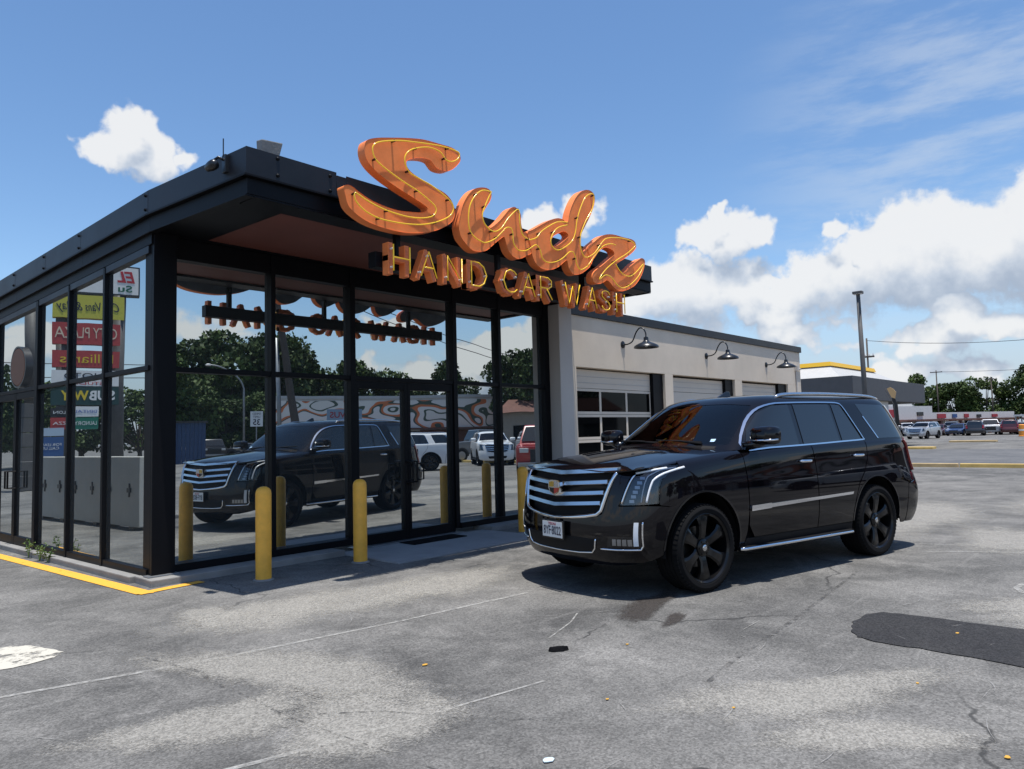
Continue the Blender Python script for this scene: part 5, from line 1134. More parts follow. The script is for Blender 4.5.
def simple_car(kind, pm, x, y, rz, label, group):
    if kind == 'suv': return suv_like(pm, x + 1.6 * math.cos(rz), y + 1.6 * math.sin(rz), rz, label, group)
    e = tag(empty('parked_car' if kind != 'pickup' else 'pickup_truck', (x, y, 0), rz), label, 'car' if kind != 'pickup' else 'pickup', group)
    if kind == 'sedan': L, W_, H, prof, cab = 4.7, .90, 1.45, [(2.3, .30), (2.35, .55), (2.28, .72), (1.1, .92), (-1.6, .97), (-2.25, .93), (-2.35, .6), (-2.3, .30)], [(1.15, .91), (.35, 1.40), (-.95, 1.44), (-1.85, .97)]
    elif kind == 'suv': L, W_, H, prof, cab = 4.8, .95, 1.76, [(2.3, .33), (2.4, .6), (2.34, .92), (1.2, 1.06), (-2.25, 1.10), (-2.38, .7), (-2.32, .35)], [(1.25, 1.05), (.55, 1.68), (-1.9, 1.72), (-2.28, 1.10)]
    else: L, W_, H, prof, cab = 5.8, 1.0, 1.9, [(2.75, .42), (2.88, .7), (2.84, 1.06), (1.45, 1.16), (-.85, 1.17), (-2.8, 1.17), (-2.9, .8), (-2.85, .45)], [(1.5, 1.15), (.85, 1.83), (-.55, 1.87), (-.85, 1.17)]
    st = [(-W_, .93), (-W_ * .97, .985), (-W_ * .85, 1.0), (W_ * .85, 1.0), (W_ * .97, .985), (W_, .93)]
    zc = .68; vs = [(px * k, yy, zc + (pz - zc) * k) for yy, k in st for px, pz in prof]; m = len(prof)
    mb = MB(); mb.add(vs, [(i * m + k, i * m + (k + 1) % m, (i + 1) * m + (k + 1) % m, (i + 1) * m + k) for i in range(len(st) - 1) for k in range(m)] + [tuple(range(m)), tuple(range((len(st) - 1) * m, len(st) * m))]); body = mb.build('body', pm, e, smooth=40)
    wb, wt = W_ * .93, W_ * .74
    lo = [cab[0], cab[3]]; hi = [cab[1], cab[2]]
    mb = MB(); mb.hexa([(cab[3][0], -wb, cab[3][1] - .05), (cab[0][0], -wb, cab[0][1] - .05), (cab[0][0], wb, cab[0][1] - .05), (cab[3][0], wb, cab[3][1] - .05)], [(cab[2][0], -wt, cab[2][1]), (cab[1][0], -wt, cab[1][1]), (cab[1][0], wt, cab[1][1]), (cab[2][0], wt, cab[2][1])]); mb.build('cabin', pm, e, bevel=.05, smooth=40)
    def q(a, b, c, d, n): mb = MB(); mb.add([a, b, c, d], [(0, 1, 2, 3)]); mb.build(n, SG_[0], e)
    def lerp(a, b, t): return a[0] + (b[0] - a[0]) * t, a[1] + (b[1] - a[1]) * t
    for nm, (a, b), sx in (('windshield', (cab[0], cab[1]), .012), ('rear_window', (cab[3], cab[2]), -.012)):
        p0, p1 = lerp(a, b, .12), lerp(a, b, .90); w0_, w1_ = wb + (wt - wb) * .12 - .07, wb + (wt - wb) * .9 - .07
        q((p0[0] + sx, -w0_, p0[1] + .01), (p0[0] + sx, w0_, p0[1] + .01), (p1[0] + sx, w1_, p1[1] + .01), (p1[0] + sx, -w1_, p1[1] + .01), nm)
    for s in (-1, 1):
        f0, f1 = lerp(cab[0], cab[1], .12), lerp(cab[0], cab[1], .88); r0_, r1_ = lerp(cab[3], cab[2], .12), lerp(cab[3], cab[2], .88); y0, y1 = (wb + (wt - wb) * .12 + .012) * s, (wb + (wt - wb) * .88 + .012) * s
        mid0, mid1 = (f0[0] + r0_[0]) / 2, (f1[0] + r1_[0]) / 2
        q((f0[0] - .12, y0, f0[1]), (mid0 + .04, y0, f0[1]), (mid1 + .04, y1, f1[1]), (f1[0] - .07, y1, f1[1]), 'side_window'); q((mid0 - .04, y0, f0[1]), (r0_[0] + .12, y0, r0_[1]), (r1_[0] + .07, y1, r1_[1]), (mid1 - .04, y1, f1[1]), 'side_window')
        mb = MB(); mb.box(prof[2][0] - .12, prof[2][0] + .03, min(s * W_ * .55, s * W_ * .86), max(s * W_ * .55, s * W_ * .86), prof[2][1] - .20, prof[2][1] - .04); mb.build('headlight', SG_[3], e, bevel=.02)
        xr = min(p[0] for p in prof); mb = MB(); mb.box(xr - .0, xr + .14, min(s * W_ * .62, s * W_ * .9), max(s * W_ * .62, s * W_ * .9), .75, .95); mb.build('tail_light', SG_[4], e, bevel=.02)
        r = .33 if kind == 'sedan' else .38
        for wx in (L * .31, -L * .30):
            w = empty('wheel', (wx, s * (W_ - .10), r)); w.parent = e
            mb = MB(); mb.lathe([(r * .62, -.11), (r * .97, -.11), (r, -.08), (r, .08), (r * .97, .11), (r * .62, .11)], 20, 'Y'); mb.build('tyre', SG_[1], w, smooth=40)
            mb = MB(); mb.lathe([(0, -.118), (r * .3, -.12), (r * .62, -.113), (r * .62, .113), (r * .3, .12), (0, .118)], 14, 'Y'); mb.build('rim', SG_[2], w, smooth=40)
            mb = MB(); mb.add([(wx + (r + .07) * math.cos(a), s * (W_ + .002), r + (r + .07) * math.sin(a)) for a in [math.pi * k / 14 for k in range(15)]] + [(wx - r - .07, s * (W_ + .002), .34), (wx + r + .07, s * (W_ + .002), .34)], [tuple(range(17))]); mb.build('wheel_arch', SG_[5], e)
    gx = prof[1][0]; mb = MB(); mb.box(gx - .06, gx + .025, -W_ * .5, W_ * .5, .5, prof[2][1] - .08); mb.build('grille', SG_[5], e, bevel=.01)
    mb = MB(); mb.box(gx - .1, gx + .05, -W_ * .93, W_ * .93, .36, .52); mb.build('bumper', SG_[2] if kind == 'pickup' else SG_[5], e, bevel=.02)
    return e
PC = {k: paint('paint_' + k, c, m_) for k, c, m_ in (('silver', (.42, .43, .45), .5), ('white', (.7, .7, .69), 0), ('dark', (.015, .016, .02), 0), ('blue', (.03, .06, .16), .2), ('maroon', (.07, .012, .014), .1), ('red', (.35, .02, .02), 0), ('grey', (.14, .145, .15), .4), ('light', (.55, .56, .57), .3))}
FAR = 'cars parked in the far shopping lot'
for kind, c, x, y, a, lab in (('suv', 'light', 99, 17.4, 205, 'pale silver SUV parked leftmost in the far lot, just behind the big SUV'), ('suv', 'silver', 79, 10.8, 172, 'silver SUV nearest in the far lot, front turned left'), ('sedan', 'maroon', 99, 13.9, 185, 'dull red sedan right behind the silver SUV in the far lot'), ('suv', 'grey', 104, 13.4, 185, 'dark grey SUV left of the blue car in the far lot'), ('sedan', 'blue', 96.5, 11.2, 178, 'blue sedan in the middle of the far lot'), ('suv', 'dark', 94.5, 9.1, 8, 'black SUV right of the blue sedan in the far lot'), ('pickup', 'white', 101, 8.7, 190, 'white pickup right of the black SUV in the far lot'), ('sedan', 'light', 105, 8.0, 10, 'pale sedan farthest back between white pickup and dark red SUV'), ('suv', 'maroon', 98.1, 6.4, 10, 'dark red SUV at the right end of the far lot row'), ('sedan', 'silver', 104.5, 6.2, 180, 'silver sedan half hidden behind the dark red SUV')):
    simple_car(kind, PC[c], x, y, R(a), lab, FAR)
# ------------------------------------------------------------------ stores to the right
M_['store_grey'] = mat('store_grey', (.07, .072, .078), .7, var=.08); M_['store_white'] = mat('store_white', (.55, .54, .52), .7, var=.05); M_['trim_yellow'] = mat('trim_yellow', (.72, .42, .02), .5); M_['store_dark'] = mat('store_dark', (.03, .028, .028), .3); M_['sign_red'] = mat('sign_red', (.32, .03, .04), .5); M_['brick_brown'] = mat('brick_brown', (.13, .055, .04), .8, var=.2); M_['roof_metal'] = mat('roof_metal', (.46, .45, .43), .5, var=.05)
GB = tag(empty('grey_store', (0, 0, 0)), 'grey box store with white hipped roof edged in yellow behind the garage wing', 'building')
def bx(name, x0, x1, y0, y1, z0, z1, mt, par, bev=.0): mb = MB(); mb.box(x0, x1, y0, y1, z0, z1); return mb.build(name, mt, par, bevel=bev)
bx('parapet', 39.9, 55.6, 5.2, 18, 3.0, 4.35, M_['store_grey'], GB, .02); bx('wall', 40.1, 47.6, 5.5, 17.8, -.02, 2.998, M_['store_white'], GB)
for x in (51.5, 55.1): bx('post', x, x + .2, 12.5, 12.7, -.02, 2.998, M_['store_grey'], GB)
for k in range(2): bx('shop_window', 41.2 + 2.4 * k, 43.2 + 2.4 * k, 5.46, 5.498, .4, 2.5, M_['dark_glass'], GB)
mb = MB(); mb.hexa([(44.6, 7.2, 4.352), (62, 7.2, 4.352), (62, 17.5, 4.352), (44.6, 17.5, 4.352)], [(46.2, 8.55, 5.5), (55.5, 8.55, 5.5), (55.5, 16, 5.5), (46.2, 16, 5.5)]); rf = mb.build('roof', M_['roof_metal'], GB)
mb = MB(); mb.hexa([(46.05, 8.4, 5.502), (55.7, 8.4, 5.502), (55.7, 16.2, 5.502), (46.05, 16.2, 5.502)], [(46.15, 8.5, 5.78), (55.6, 8.5, 5.78), (55.6, 16.1, 5.78), (46.15, 16.1, 5.78)]); mb.build('roof_trim', M_['trim_yellow'], rf)
WS = tag(empty('strip_mall', (97.0, 20.6, 0), math.atan2(9.9 - 20.6, 123.9 - 97.0)), 'long low white strip mall with brown posts behind the parked cars', 'building')
bx('wall', 11.5, 30, 0, 12, -.02, 3.0, M_['store_white'], WS); bx('raised_front', -8, 11.45, -.05, 12, -.02, 3.9, M_['store_white'], WS); bx('roof_block', 4.5, 8.0, .4, 6, 3.902, 5.0, M_['store_white'], WS)
bx('awning', -8, 30, -1.3, -.06, 1.86, 2.1, M_['brick_brown'], WS)
for k in range(18): bx('post', -7.5 + 2.1 * k, -7.1 + 2.1 * k, -1.2, -.9, -.02, 1.858, M_['brick_brown'], WS)
for k in range(17): bx('shop_window', -6.8 + 2.1 * k, -5.7 + 2.1 * k, -.09, -.052, .4, 1.8, M_['dark_glass'], WS)
M_['sign_blue'] = mat('sign_blue', (.03, .08, .22), .4)
for x0, w, z0, h, c in ((2.2, 1.5, 2.45, 1.0, 'sign_red'), (8.2, 1.2, 2.6, .5, 'store_dark'), (12.4, 1.7, 2.2, .6, 'sign_red'), (15.6, .9, 2.25, .5, 'sign_blue'), (18.2, .9, 2.25, .5, 'sign_red'), (21.0, .9, 2.25, .4, 'store_dark'), (24.5, 1.2, 2.25, .4, 'sign_red')):
    bx('shop_sign', x0, x0 + w, -.2, -.055, z0, z0 + h, M_[c], WS)
cp = tag(empty('canopy', (118, 6.5, 0)), 'flat white canopy at the end of the strip mall', 'canopy'); bx('roof', 0, 6, -2.0, 2.2, 2.2, 2.45, M_['store_white'], cp)
for x in (.3, 5.5):
    for y in (-1.8, 1.9): bx('post', x, x + .15, y, y + .15, 0, 2.198, M_['grey_metal'], cp)
# light pole, utility poles, flag, barrel
lp = tag(empty('light_pole', (25.67, .36, 0)), 'tall grey car park light pole with flat twin lamp head', 'light pole')
M_['pole_grey'] = mat('pole_grey', (.09, .085, .08), .6, var=.2)
mb = MB(); mb.tube([(.06, 0, 0), (.02, 0, 3.4), (-.08, 0, 6.45)], [.10, .09, .07], 10); mb.build('pole', M_['pole_grey'], lp, smooth=True)
mb = MB(); mb.box(-.22, .04, -.17, .17, 6.45, 6.55); mb.build('lamp_head', M_['pole_grey'], lp, bevel=.02); mb = MB(); mb.box(-.20, .02, -.15, .15, 6.44, 6.449); mb.build('lamp_lens', M_['white_ceramic'], lp)
M_['wood_pole'] = mat('wood_pole', (.07, .055, .045), .85, var=.2)
def upole(x, y, h, label, arms=(1.7,), r=.14, aw=1.5):
    e = tag(empty('utility_pole', (x, y, 0)), label, 'utility pole', 'wooden utility poles'); mb = MB(); mb.tube([(0, 0, 0), (.02, 0, h)], [r, r * .7], 8); mb.build('pole', M_['wood_pole'], e, smooth=True)
    for d in arms:
        mb = MB(); mb.box(-.07, .07, -aw, aw, h - d, h - d + .14); a = mb.build('crossarm', M_['wood_pole'], e)
        for k in (-.85, -.3, .3, .85): mb = MB(); mb.lathe([(.05, 0), (.05, .12), (.03, .2), (0, .21)], 8, 'Z', (0, k * aw, h - d + .14)); mb.build('insulator', M_['white_ceramic'], a)
    return e
upole(64.1, 11.4, 9.1, 'thin utility pole with crossarm beside the car park light pole', (1.7,), .10, .55); upole(140, 22.5, 10.8, 'far utility pole left, rising out of the tree line', (.4,), .13, .95); upole(142, 14.8, 9.0, 'far utility pole right, rising out of the tree line', (.3,), .13, .9)
M_['wire'] = mat('wire', (.01, .01, .01), .7)
def wire(a, b, sag, label, r=.018):
    P = [(a[0] + (b[0] - a[0]) * t, a[1] + (b[1] - a[1]) * t, a[2] + (b[2] - a[2]) * t - 4 * sag * t * (1 - t)) for t in [i / 16 for i in range(17)]]
    mb = MB(); mb.tube(P, r, 5); tag(mb.build('power_line', M_['wire']), label, 'wire', 'overhead wires')
wire((64.1, 11.4, 8.9), (60, -14, 8.6), 1.2, 'black overhead wire running right from the thin utility pole', .02)
wire((140, 22.5, 10.5), (126, -30, 10.5), 1.0, 'black overhead wire above the far trees', .03)
fg_ = tag(empty('feather_flag', (21.1, -1.85, 0)), 'tan and black feather flag sticking up behind the SUV', 'flag')
mb = MB(); mb.tube([(0, 0, 0), (0, .02, 2.1), (.0, .25, 2.62)], .015, 6); mb.build('pole', M_['pole_grey'], fg_)
M_['flag_tan'] = mat('flag_tan', (.55, .36, .17), .8); M_['flag_black'] = mat('flag_black', (.02, .02, .02), .8)
mb = MB(); mb.prism([(.20, 2.62), (.08, 2.34), (-.02, 2.30), (-.06, 2.5), (.02, 2.60), (.1, 2.66)], lambda a, b: (-.01, a, b), lambda a, b: (.012, a, b)); mb.build('banner_top', M_['flag_tan'], fg_)
mb = MB(); mb.prism([(.07, 2.338), (.02, 1.5), (-.10, 1.5), (-.08, 2.1), (-.02, 2.299)], lambda a, b: (-.01, a, b), lambda a, b: (.012, a, b)); mb.build('banner_foot', M_['flag_black'], fg_)
M_['barrel_orange'] = mat('barrel_orange', (.75, .28, .03), .6)
br = tag(empty('traffic_barrel', (84.5, 3.3, 0)), 'orange traffic barrel at the far right of the lot', 'barrel')
mb = MB(); mb.lathe([(.42, 0), (.42, .06), (.36, .08), (.34, .9), (.32, 1.15), (.25, 1.2), (0, 1.21)], 16); mb.build('drum', M_['barrel_orange'], br, smooth=40); mb = MB(); mb.lathe([(.353, .55), (.352, .72)], 16); mb.build('white_band', M_['white_paint'], br)
FT = 'trees beyond the far lot'
for i, (x, y, h, w) in enumerate(((142, 28.5, 7.5, 1.0), (143.5, 24.5, 10.6, .85), (145, 20.6, 8.6, 1.2), (145.5, 16.5, 9.0, 1.1), (146.5, 10.5, 11.0, 1.0), (141, 6.0, 9.8, 1.2), (143, 1, 9.8, 1.2), (145, -5, 10, 1.3), (143, -11, 10, 1.3), (140, -18, 9, 1.3))):
    tree(i, x, y, h, ('low tree at the left end of the far tree line', 'tall rounded tree left of the far utility pole', 'broad low tree in the middle of the far line', 'middle tree behind the dark cars', 'tall spreading tree near the right end of the far line', 'dense tree at the right picture edge', 'tree beyond the right picture edge, first', 'tree beyond the right picture edge, second', 'tree beyond the right picture edge, third', 'tree beyond the right picture edge, last')[i], FT, w)
# ------------------------------------------------------------------ what stands across the street and shows in the glass
MT = 'trees across the street'
for i, (x, y, h, w, lab) in enumerate(((30.2, -69.5, 12.2, 1.0, 'tall tree mirrored at the left edge of the first window'), (33.8, -68, 14.2, .9, 'tallest tree mirrored in the first window'), (37.5, -66.5, 13.2, .95, 'dense tree mirrored beside the street lamp'), (40.5, -69, 13.6, .9, 'tall tree mirrored left of the first mullion'), (44, -68.5, 12.0, .95, 'tree mirrored behind the leaning poles'), (48.5, -70, 11.6, 1.0, 'tree mirrored above the mural roof, left'), (53.5, -70, 10.4, 1.1, 'tree mirrored above the mural roof, middle'), (59, -69.7, 10.2, 1.1, 'tree mirrored above the doors'), (64.5, -65.2, 11.5, 1.0, 'tree mirrored above the right end of the mural'), (26.0, -62, 10.2, 1.0, 'tree mirrored behind the blue shed'), (41.5, -31.5, 8.4, .95, 'leafy tree mirrored in the last window beside the pier'), (46, -30.5, 7.6, 1.1, 'leafy tree mirrored behind the red pickup'), (22, -74, 12, 1.1, 'tree across the street left of the mirrored row'), (72, -58, 11, 1.1, 'tree across the street right of the mural building'))):
    tree(i, x, y, h, lab, MT, w)
for i, (x, y, h) in enumerate(((27, -61, 6), (30.5, -61, 5.6), (34, -60, 6.2), (38, -59.5, 5.4), (42, -60, 6), (46.5, -62, 5.5))): tree(i + 1, x, y, h, 'bushy undergrowth tree %s in the mirrored row across the street' % ('first', 'second', 'third', 'fourth', 'fifth', 'sixth')[i], MT, 1.25)
def mural_mat():
    m, N, L, b = new_mat('mural'); tc = N.new('ShaderNodeTexCoord'); mp = N.new('ShaderNodeMapping'); L.new(tc.outputs['Object'], mp.inputs[0]); mp.inputs['Scale'].default_value = (.26, .26, .50)
    n = N.new('ShaderNodeTexNoise'); n.inputs['Scale'].default_value = 1.6; n.inputs['Detail'].default_value = 0; n.inputs['Distortion'].default_value = .4; L.new(mp.outputs[0], n.inputs['Vector'])
    r = N.new('ShaderNodeValToRGB'); r.color_ramp.interpolation = 'CONSTANT'; L.new(n.outputs['Fac'], r.inputs[0]); e = r.color_ramp.elements
    e[0].position = 0; e[0].color = (.72, .68, .6, 1); e[1].position = .40; e[1].color = (.07, .10, .07, 1)
    for p, c in ((.445, (.74, .70, .63, 1)), (.51, (.72, .69, .62, 1)), (.55, (.62, .17, .06, 1)), (.58, (.55, .17, .06, 1)), (.605, (.06, .09, .065, 1)), (.635, (.74, .70, .64, 1))): q = e.new(p); q.color = c
    L.new(r.outputs[0], b.inputs['Base Color']); b.inputs['Roughness'].default_value = .7; return m
a = math.atan2(8.9, 15.8)
MBL = tag(empty('mural_building', (25.6, -44.0, 0), a), 'low white building painted with green and orange swirls, mirrored in the doors', 'building')
bx('wall', 0, 18.5, -9, 0, -.02, 4.75, M_['store_white'], MBL); bx('mural_panel', .05, 18.45, .002, .06, 2.3, 4.6, mural_mat(), MBL); bx('parapet', -.1, 18.6, -9.1, .12, 4.752, 5.0, M_['roof_metal'], MBL)
bx('awning', 0, 18.5, .001, 1.2, 2.15, 2.28, M_['brick_brown'], MBL)
for k in range(6): bx('shop_window', .8 + 3 * k, 3.0 + 3 * k, .001, .04, .3, 2.0, M_['dark_glass'], MBL)
bx('storefront', 12, 18.4, .042, .08, .0, 2.1, M_['brick_brown'], MBL)
BB = tag(empty('brown_building', (37.5, -30.0, 0), a + .25), 'low tan building mirrored between the parked trucks and the leafy tree', 'building')
M_['tan'] = mat('tan_wall', (.28, .23, .18), .8, var=.1); bx('wall', 0, 9, -6, 0, -.02, 3.2, M_['tan'], BB); mb = MB(); mb.hexa([(-.4, -6.4, 3.2), (9.4, -6.4, 3.2), (9.4, .5, 3.2), (-.4, .5, 3.2)], [(.6, -4, 4.3), (8.4, -4, 4.3), (8.4, -2, 4.3), (.6, -2, 4.3)]); mb.build('roof', M_['brick_brown'], BB)
for k in range(3): bx('window', .9 + 2.7 * k, 2.4 + 2.7 * k, .001, .03, .9, 2.2, M_['dark_glass'], BB)
BSH = tag(empty('blue_shed', (18.7, -45.2, 0), .4), 'small dark blue shed mirrored at the left of the first window', 'shed'); M_['shed_blue'] = mat('shed_blue', (.03, .06, .13), .6, var=.1)
for k in range(8): bx('plank', .28 * k, .28 * k + .265, -1.4, 0, 0, 3.0, M_['shed_blue'], BSH)
bx('roof', -.15, 2.4, -1.6, .15, 3.001, 3.12, M_['store_dark'], BSH)
G3 = 'vehicles parked across the street'
simple_car('pickup', PC['dark'], 25.4, -53.2, R(112), 'black pickup mirrored beside the blue shed', G3)
simple_car('sedan', PC['grey'], 28.4, -52.0, R(60), 'grey car mirrored right of the black pickup', G3)
simple_car('suv', PC['white'], 17.3, -16.9, R(215), 'white crossover mirrored in the right door leaf', G3)
simple_car('pickup', PC['grey'], 27.2, -21.9, R(20), 'grey pickup mirrored behind the white truck', G3)
simple_car('suv', PC['white'], 23.9, -17.9, R(128), 'white SUV mirrored in the window right of the doors', G3)
simple_car('suv', PC['light'], 26.5, -17.0, R(130), 'pale SUV mirrored right of the white one', G3)
simple_car('pickup', PC['red'], 18.4, -9.6, R(140), 'red pickup mirrored in the last window', G3)
# street furniture in the mirror
sl = tag(empty('street_lamp', (24.0, -44.9, 0)), 'grey street lamp with long curved arm mirrored before the trees', 'street lamp')
mb = MB(); mb.tube([(0, 0, 0), (0, 0, 5.2)] + [tuple(p) for p in catmull([(0, 0, 5.6), (-.2, -.1, 6.2), (-.7, -.35, 6.8), (-1.5, -.75, 7.3), (-2.2, -1.1, 7.45)], 4)], [.09, .08] + [.06] * 17, 8); mb.build('pole', M_['grey_metal'], sl, smooth=True)
mb = MB(); mb.lathe([(0, -.05), (.2, -.02), (.24, .05), (.14, .13), (0, .15)], 12, 'Z', (-2.3, -1.15, 7.4)); mb.build('lamp_head', M_['white_ceramic'], sl, smooth=True)
mb = MB(); mb.tube([(20.2, -30.0, 0), (19.7, -30.2, 2.7), (18.9, -30.65, 9.93), (18.4, -30.9, 13.5)], [.26, .24, .2, .16], 10); tag(mb.build('leaning_pole', M_['wood_pole'], smooth=True), 'thick leaning wooden pole mirrored left of the doors', 'pole')
mb = MB(); mb.tube([(19.0, -30.5, 0), (18.85, -30.7, 7.6)], .12, 8); tag(mb.build('steel_pole', M_['grey_metal'], smooth=True), 'thin grey steel pole mirrored beside the leaning one', 'pole')
wire((18.5, -30.8, 12.6), (60, -40, 8.6), 1.2, 'black wire mirrored running right from the leaning pole', .03); wire((18.5, -30.8, 11.9), (60, -40, 7.9), 1.2, 'lower black wire mirrored running right from the leaning pole', .03)
sps = tag(empty('road_sign', (20.2, -35.65, 0), math.atan2(-36, 14) + math.pi), 'white rectangular speed sign on a post, mirrored left of the doors', 'road sign')
mb = MB(); mb.tube([(0, 0, 0), (0, 0, 3.4)], .04, 6); mb.build('post', M_['grey_metal'], sps)
def facing(x, y, tx, ty):
    n = Vector((tx - x, ty - y, 0)).normalized(); return Vector((-n.y, n.x, 0)), n     # right-hand direction for a reader, normal
sps.rotation_euler = (0, 0, 0); r_, n_ = facing(20.2, -35.65, 3, 8.5)
def board(name, c, r, n, w, h, th, mt, par):
    c = Vector(c); up_ = Vector((0, 0, 1)); q = lambda a, b, d: tuple(c + r * a + up_ * b + n * d)
    mb = MB(); mb.hexa([q(-w / 2, -h / 2, 0), q(w / 2, -h / 2, 0), q(w / 2, -h / 2, -th), q(-w / 2, -h / 2, -th)], [q(-w / 2, h / 2, 0), q(w / 2, h / 2, 0), q(w / 2, h / 2, -th), q(-w / 2, h / 2, -th)]); return mb.build(name, mt, par)
board('sign_face', (0 + n_.x * .06, 0 + n_.y * .06, 2.96), r_, n_, .80, .95, .02, M_['white_paint'], sps)
add_text('sign_words', 'SPEED\nLIMIT', .2, PK, sps, (n_.x * .065, n_.y * .065, 3.17), r_, extrude=.002); add_text('sign_number', '35', .5, PK, sps, (n_.x * .065, n_.y * .065, 2.74), r_, extrude=.002, bold=.01)
NB = tag(empty('roadside_board', (25.0, -32.8, 0)), 'pale blue board with red letters mirrored above the SUV roof', 'sign'); r2, n2 = facing(25, -32.8, 3, 8.5)
mb = MB(); mb.tube([(0, 0, 0), (0, 0, 2.6)], .06, 6); mb.build('post', M_['grey_metal'], NB)
board('board_face', (n2.x * .1, n2.y * .1, 3.1), r2, n2, 2.3, .8, .1, mat('board_blue', (.22, .30, .38), .6), NB); add_text('board_words', 'NOVUS', .55, M_['sign_red'], NB, (n2.x * .106, n2.y * .106, 3.1), r2, width=1.9, extrude=.002, bold=.01)
# ------------------------------------------------------------------ seen in the left glass: white barrier, pole sign, pylon
BAR = mat('barrier_white', (.42, .41, .37), .7, var=.08, vscale=1.5)
y = 4.97
for k in range(3):
    e = tag(empty('barrier_block', (-2.14, 4.97 + 1.49 * k, 0)), ('white concrete barrier block with latches, nearest of the mirrored row', 'white concrete barrier block with latches, middle of the mirrored row', 'white concrete barrier block with latches, last of the mirrored row')[k], 'barrier', 'white barrier blocks beside the pavilion')
    bx('block', -.25, 0, 0, 1.46, .06, 1.29, BAR, e, .015)
    for dy in (.35, 1.1):
        mb = MB(); mb.box(.001, .03, dy - .06, dy + .06, .66, .74); mb.box(.001, .022, dy - .012, dy + .012, .58, .82); mb.build('latch', M_['store_dark'], e)
    for dy in (.2, 1.2): bx('foot', -.22, -.01, dy, dy + .16, 0, .059, M_['store_dark'], e)
PS = tag(empty('pole_sign', (0, 0, 0)), 'tall multi-tenant pole sign with stacked panels mirrored in the left glass', 'sign')
A_ = Vector((-12.97, 28.34, 0)); B_ = Vector((-9.5, 29.75, 0)); rr = (B_ - A_).normalized(); nn = rr.cross(Vector((0, 0, 1)))
if nn.y > 0: nn = -nn
def cab_(t0, t1, z0, z1, mt, name='sign_panel', th=.5):
    c = A_ + rr * ((t0 + t1) / 2); return board(name, (c.x, c.y, (z0 + z1) / 2), rr, nn, t1 - t0, z1 - z0, th, mt, PS)
def cl(t, z, s, txt, mt, par, w=None, **k):
    c = A_ + rr * t + nn * .01; return add_text('sign_words', txt, s, mt, par, (c.x, c.y, z), rr, width=w, extrude=.004, **k)
for t in (.75,):
    c = A_ + rr * t - nn * .3; mb = MB(); mb.tube([(c.x, c.y, 0), (c.x, c.y, 9.4)], .28, 12); mb.build('pole', M_['pole_grey'], PS, smooth=True)
Wt, Yl, Rd, Gn, Bl = M_['white_paint'], mat('panel_yellow', (.55, .50, .06), .5), mat('panel_red', (.42, .05, .045), .5), mat('panel_green', (.012, .05, .045), .5), mat('panel_blue', (.03, .09, .24), .5)
tr, tg, tb_, ty_, tw = mat('text_red', (.45, .02, .03), .5), mat('text_green', (.01, .12, .07), .5), PK, mat('text_yellow', (.7, .5, .03), .5), M_['white_paint']
mb = MB(); c0 = A_; 
p = cab_(-.05, 2.6, 8.9, 10.22, Wt, 'top_panel'); cl(.44, 9.72, .75, 'EL', tr, p, .72, shear=.25, bold=.02); cl(.52, 9.16, .45, 'Su', tg, p, .55, bold=.01)
bp_ = cab_(-.12, 2.67, 8.83, 8.898, M_['store_dark'], 'panel_edge'); cab_(-.12, 2.67, 10.222, 10.29, M_['store_dark'], 'panel_edge'); cab_(-.12, -.052, 8.899, 10.221, M_['store_dark'], 'panel_edge')
p = cab_(.55, 3.5, 7.62, 8.75, Yl); cl(2.0, 8.18, .62, 'Car Vans & Ray', tb_, p, 2.6, shear=.35)
p = cab_(.72, 3.5, 6.35, 7.38, Rd); cl(2.1, 6.87, .75, 'CITY PLAZA', M_['text_cream'] if 'text_cream' in M_ else M_.setdefault('text_cream', mat('text_cream', (.7, .55, .4), .5)), p, 2.5)
p = cab_(.72, 3.5, 5.25, 6.05, Rd); cl(2.1, 5.65, .6, 'Billiards', ty_, p, 2.2)
p = cab_(.72, 3.5, 4.35, 5.1, Wt); cl(2.1, 4.82, .42, 'PHOTO', tb_, p, 1.9); cl(2.1, 4.48, .2, 'STUDIO', tr, p, 1.4)
p = cab_(.72, 3.5, 3.45, 4.32, Gn); cl(1.45, 3.88, .62, 'SUB', tw, p, 1.1, bold=.02); cl(2.6, 3.88, .62, 'WAY', ty_, p, 1.15, bold=.02)
p = cab_(1.55, 2.6, 2.9, 3.38, Wt); cl(2.07, 3.14, .2, 'DENTAL', mat('text_blue', (.05, .12, .4), .5), p, .9)
p = cab_(2.62, 3.5, 2.9, 3.3, M_['store_dark']); cl(3.06, 3.1, .2, 'SALON', tw, p, .7)
p = cab_(1.55, 2.6, 2.3, 2.86, mat('panel_teal', (.01, .16, .10), .5)); cl(2.07, 2.58, .26, 'LAUNDRY', tw, p, .9)
p = cab_(2.62, 3.5, 2.3, 2.86, Rd); cl(3.06, 2.58, .2, 'PIZZA', tw, p, .7)
c = A_ + rr * 3.15 - nn * .3; mb = MB(); mb.tube([(c.x, c.y, 0), (c.x, c.y, 7.6)], .2, 10); mb.build('pole', M_['pole_grey'], PS, smooth=True)
BSg = tag(empty('blue_sign', (-9.07, 27.8, 0)), 'small blue roadside sign mirrored below the pole sign panels', 'sign')
board('sign_face', (0, 0, 1.5), rr, nn, .9, .85, .05, Bl, BSg); add_text('sign_words', 'FOR LEASE\nCALL US', .16, tw, BSg, (nn.x * .01, nn.y * .01, 1.5), rr, extrude=.002); board('sign_header', (0, 0, 2.15), rr, nn, .9, .36, .05, mat('pale_blue', (.4, .5, .6), .6), BSg)
mb = MB(); mb.tube([(-nn.x * .1, -nn.y * .1, 0), (-nn.x * .1, -nn.y * .1, 2.3)], .04, 6); mb.build('post', M_['grey_metal'], BSg)
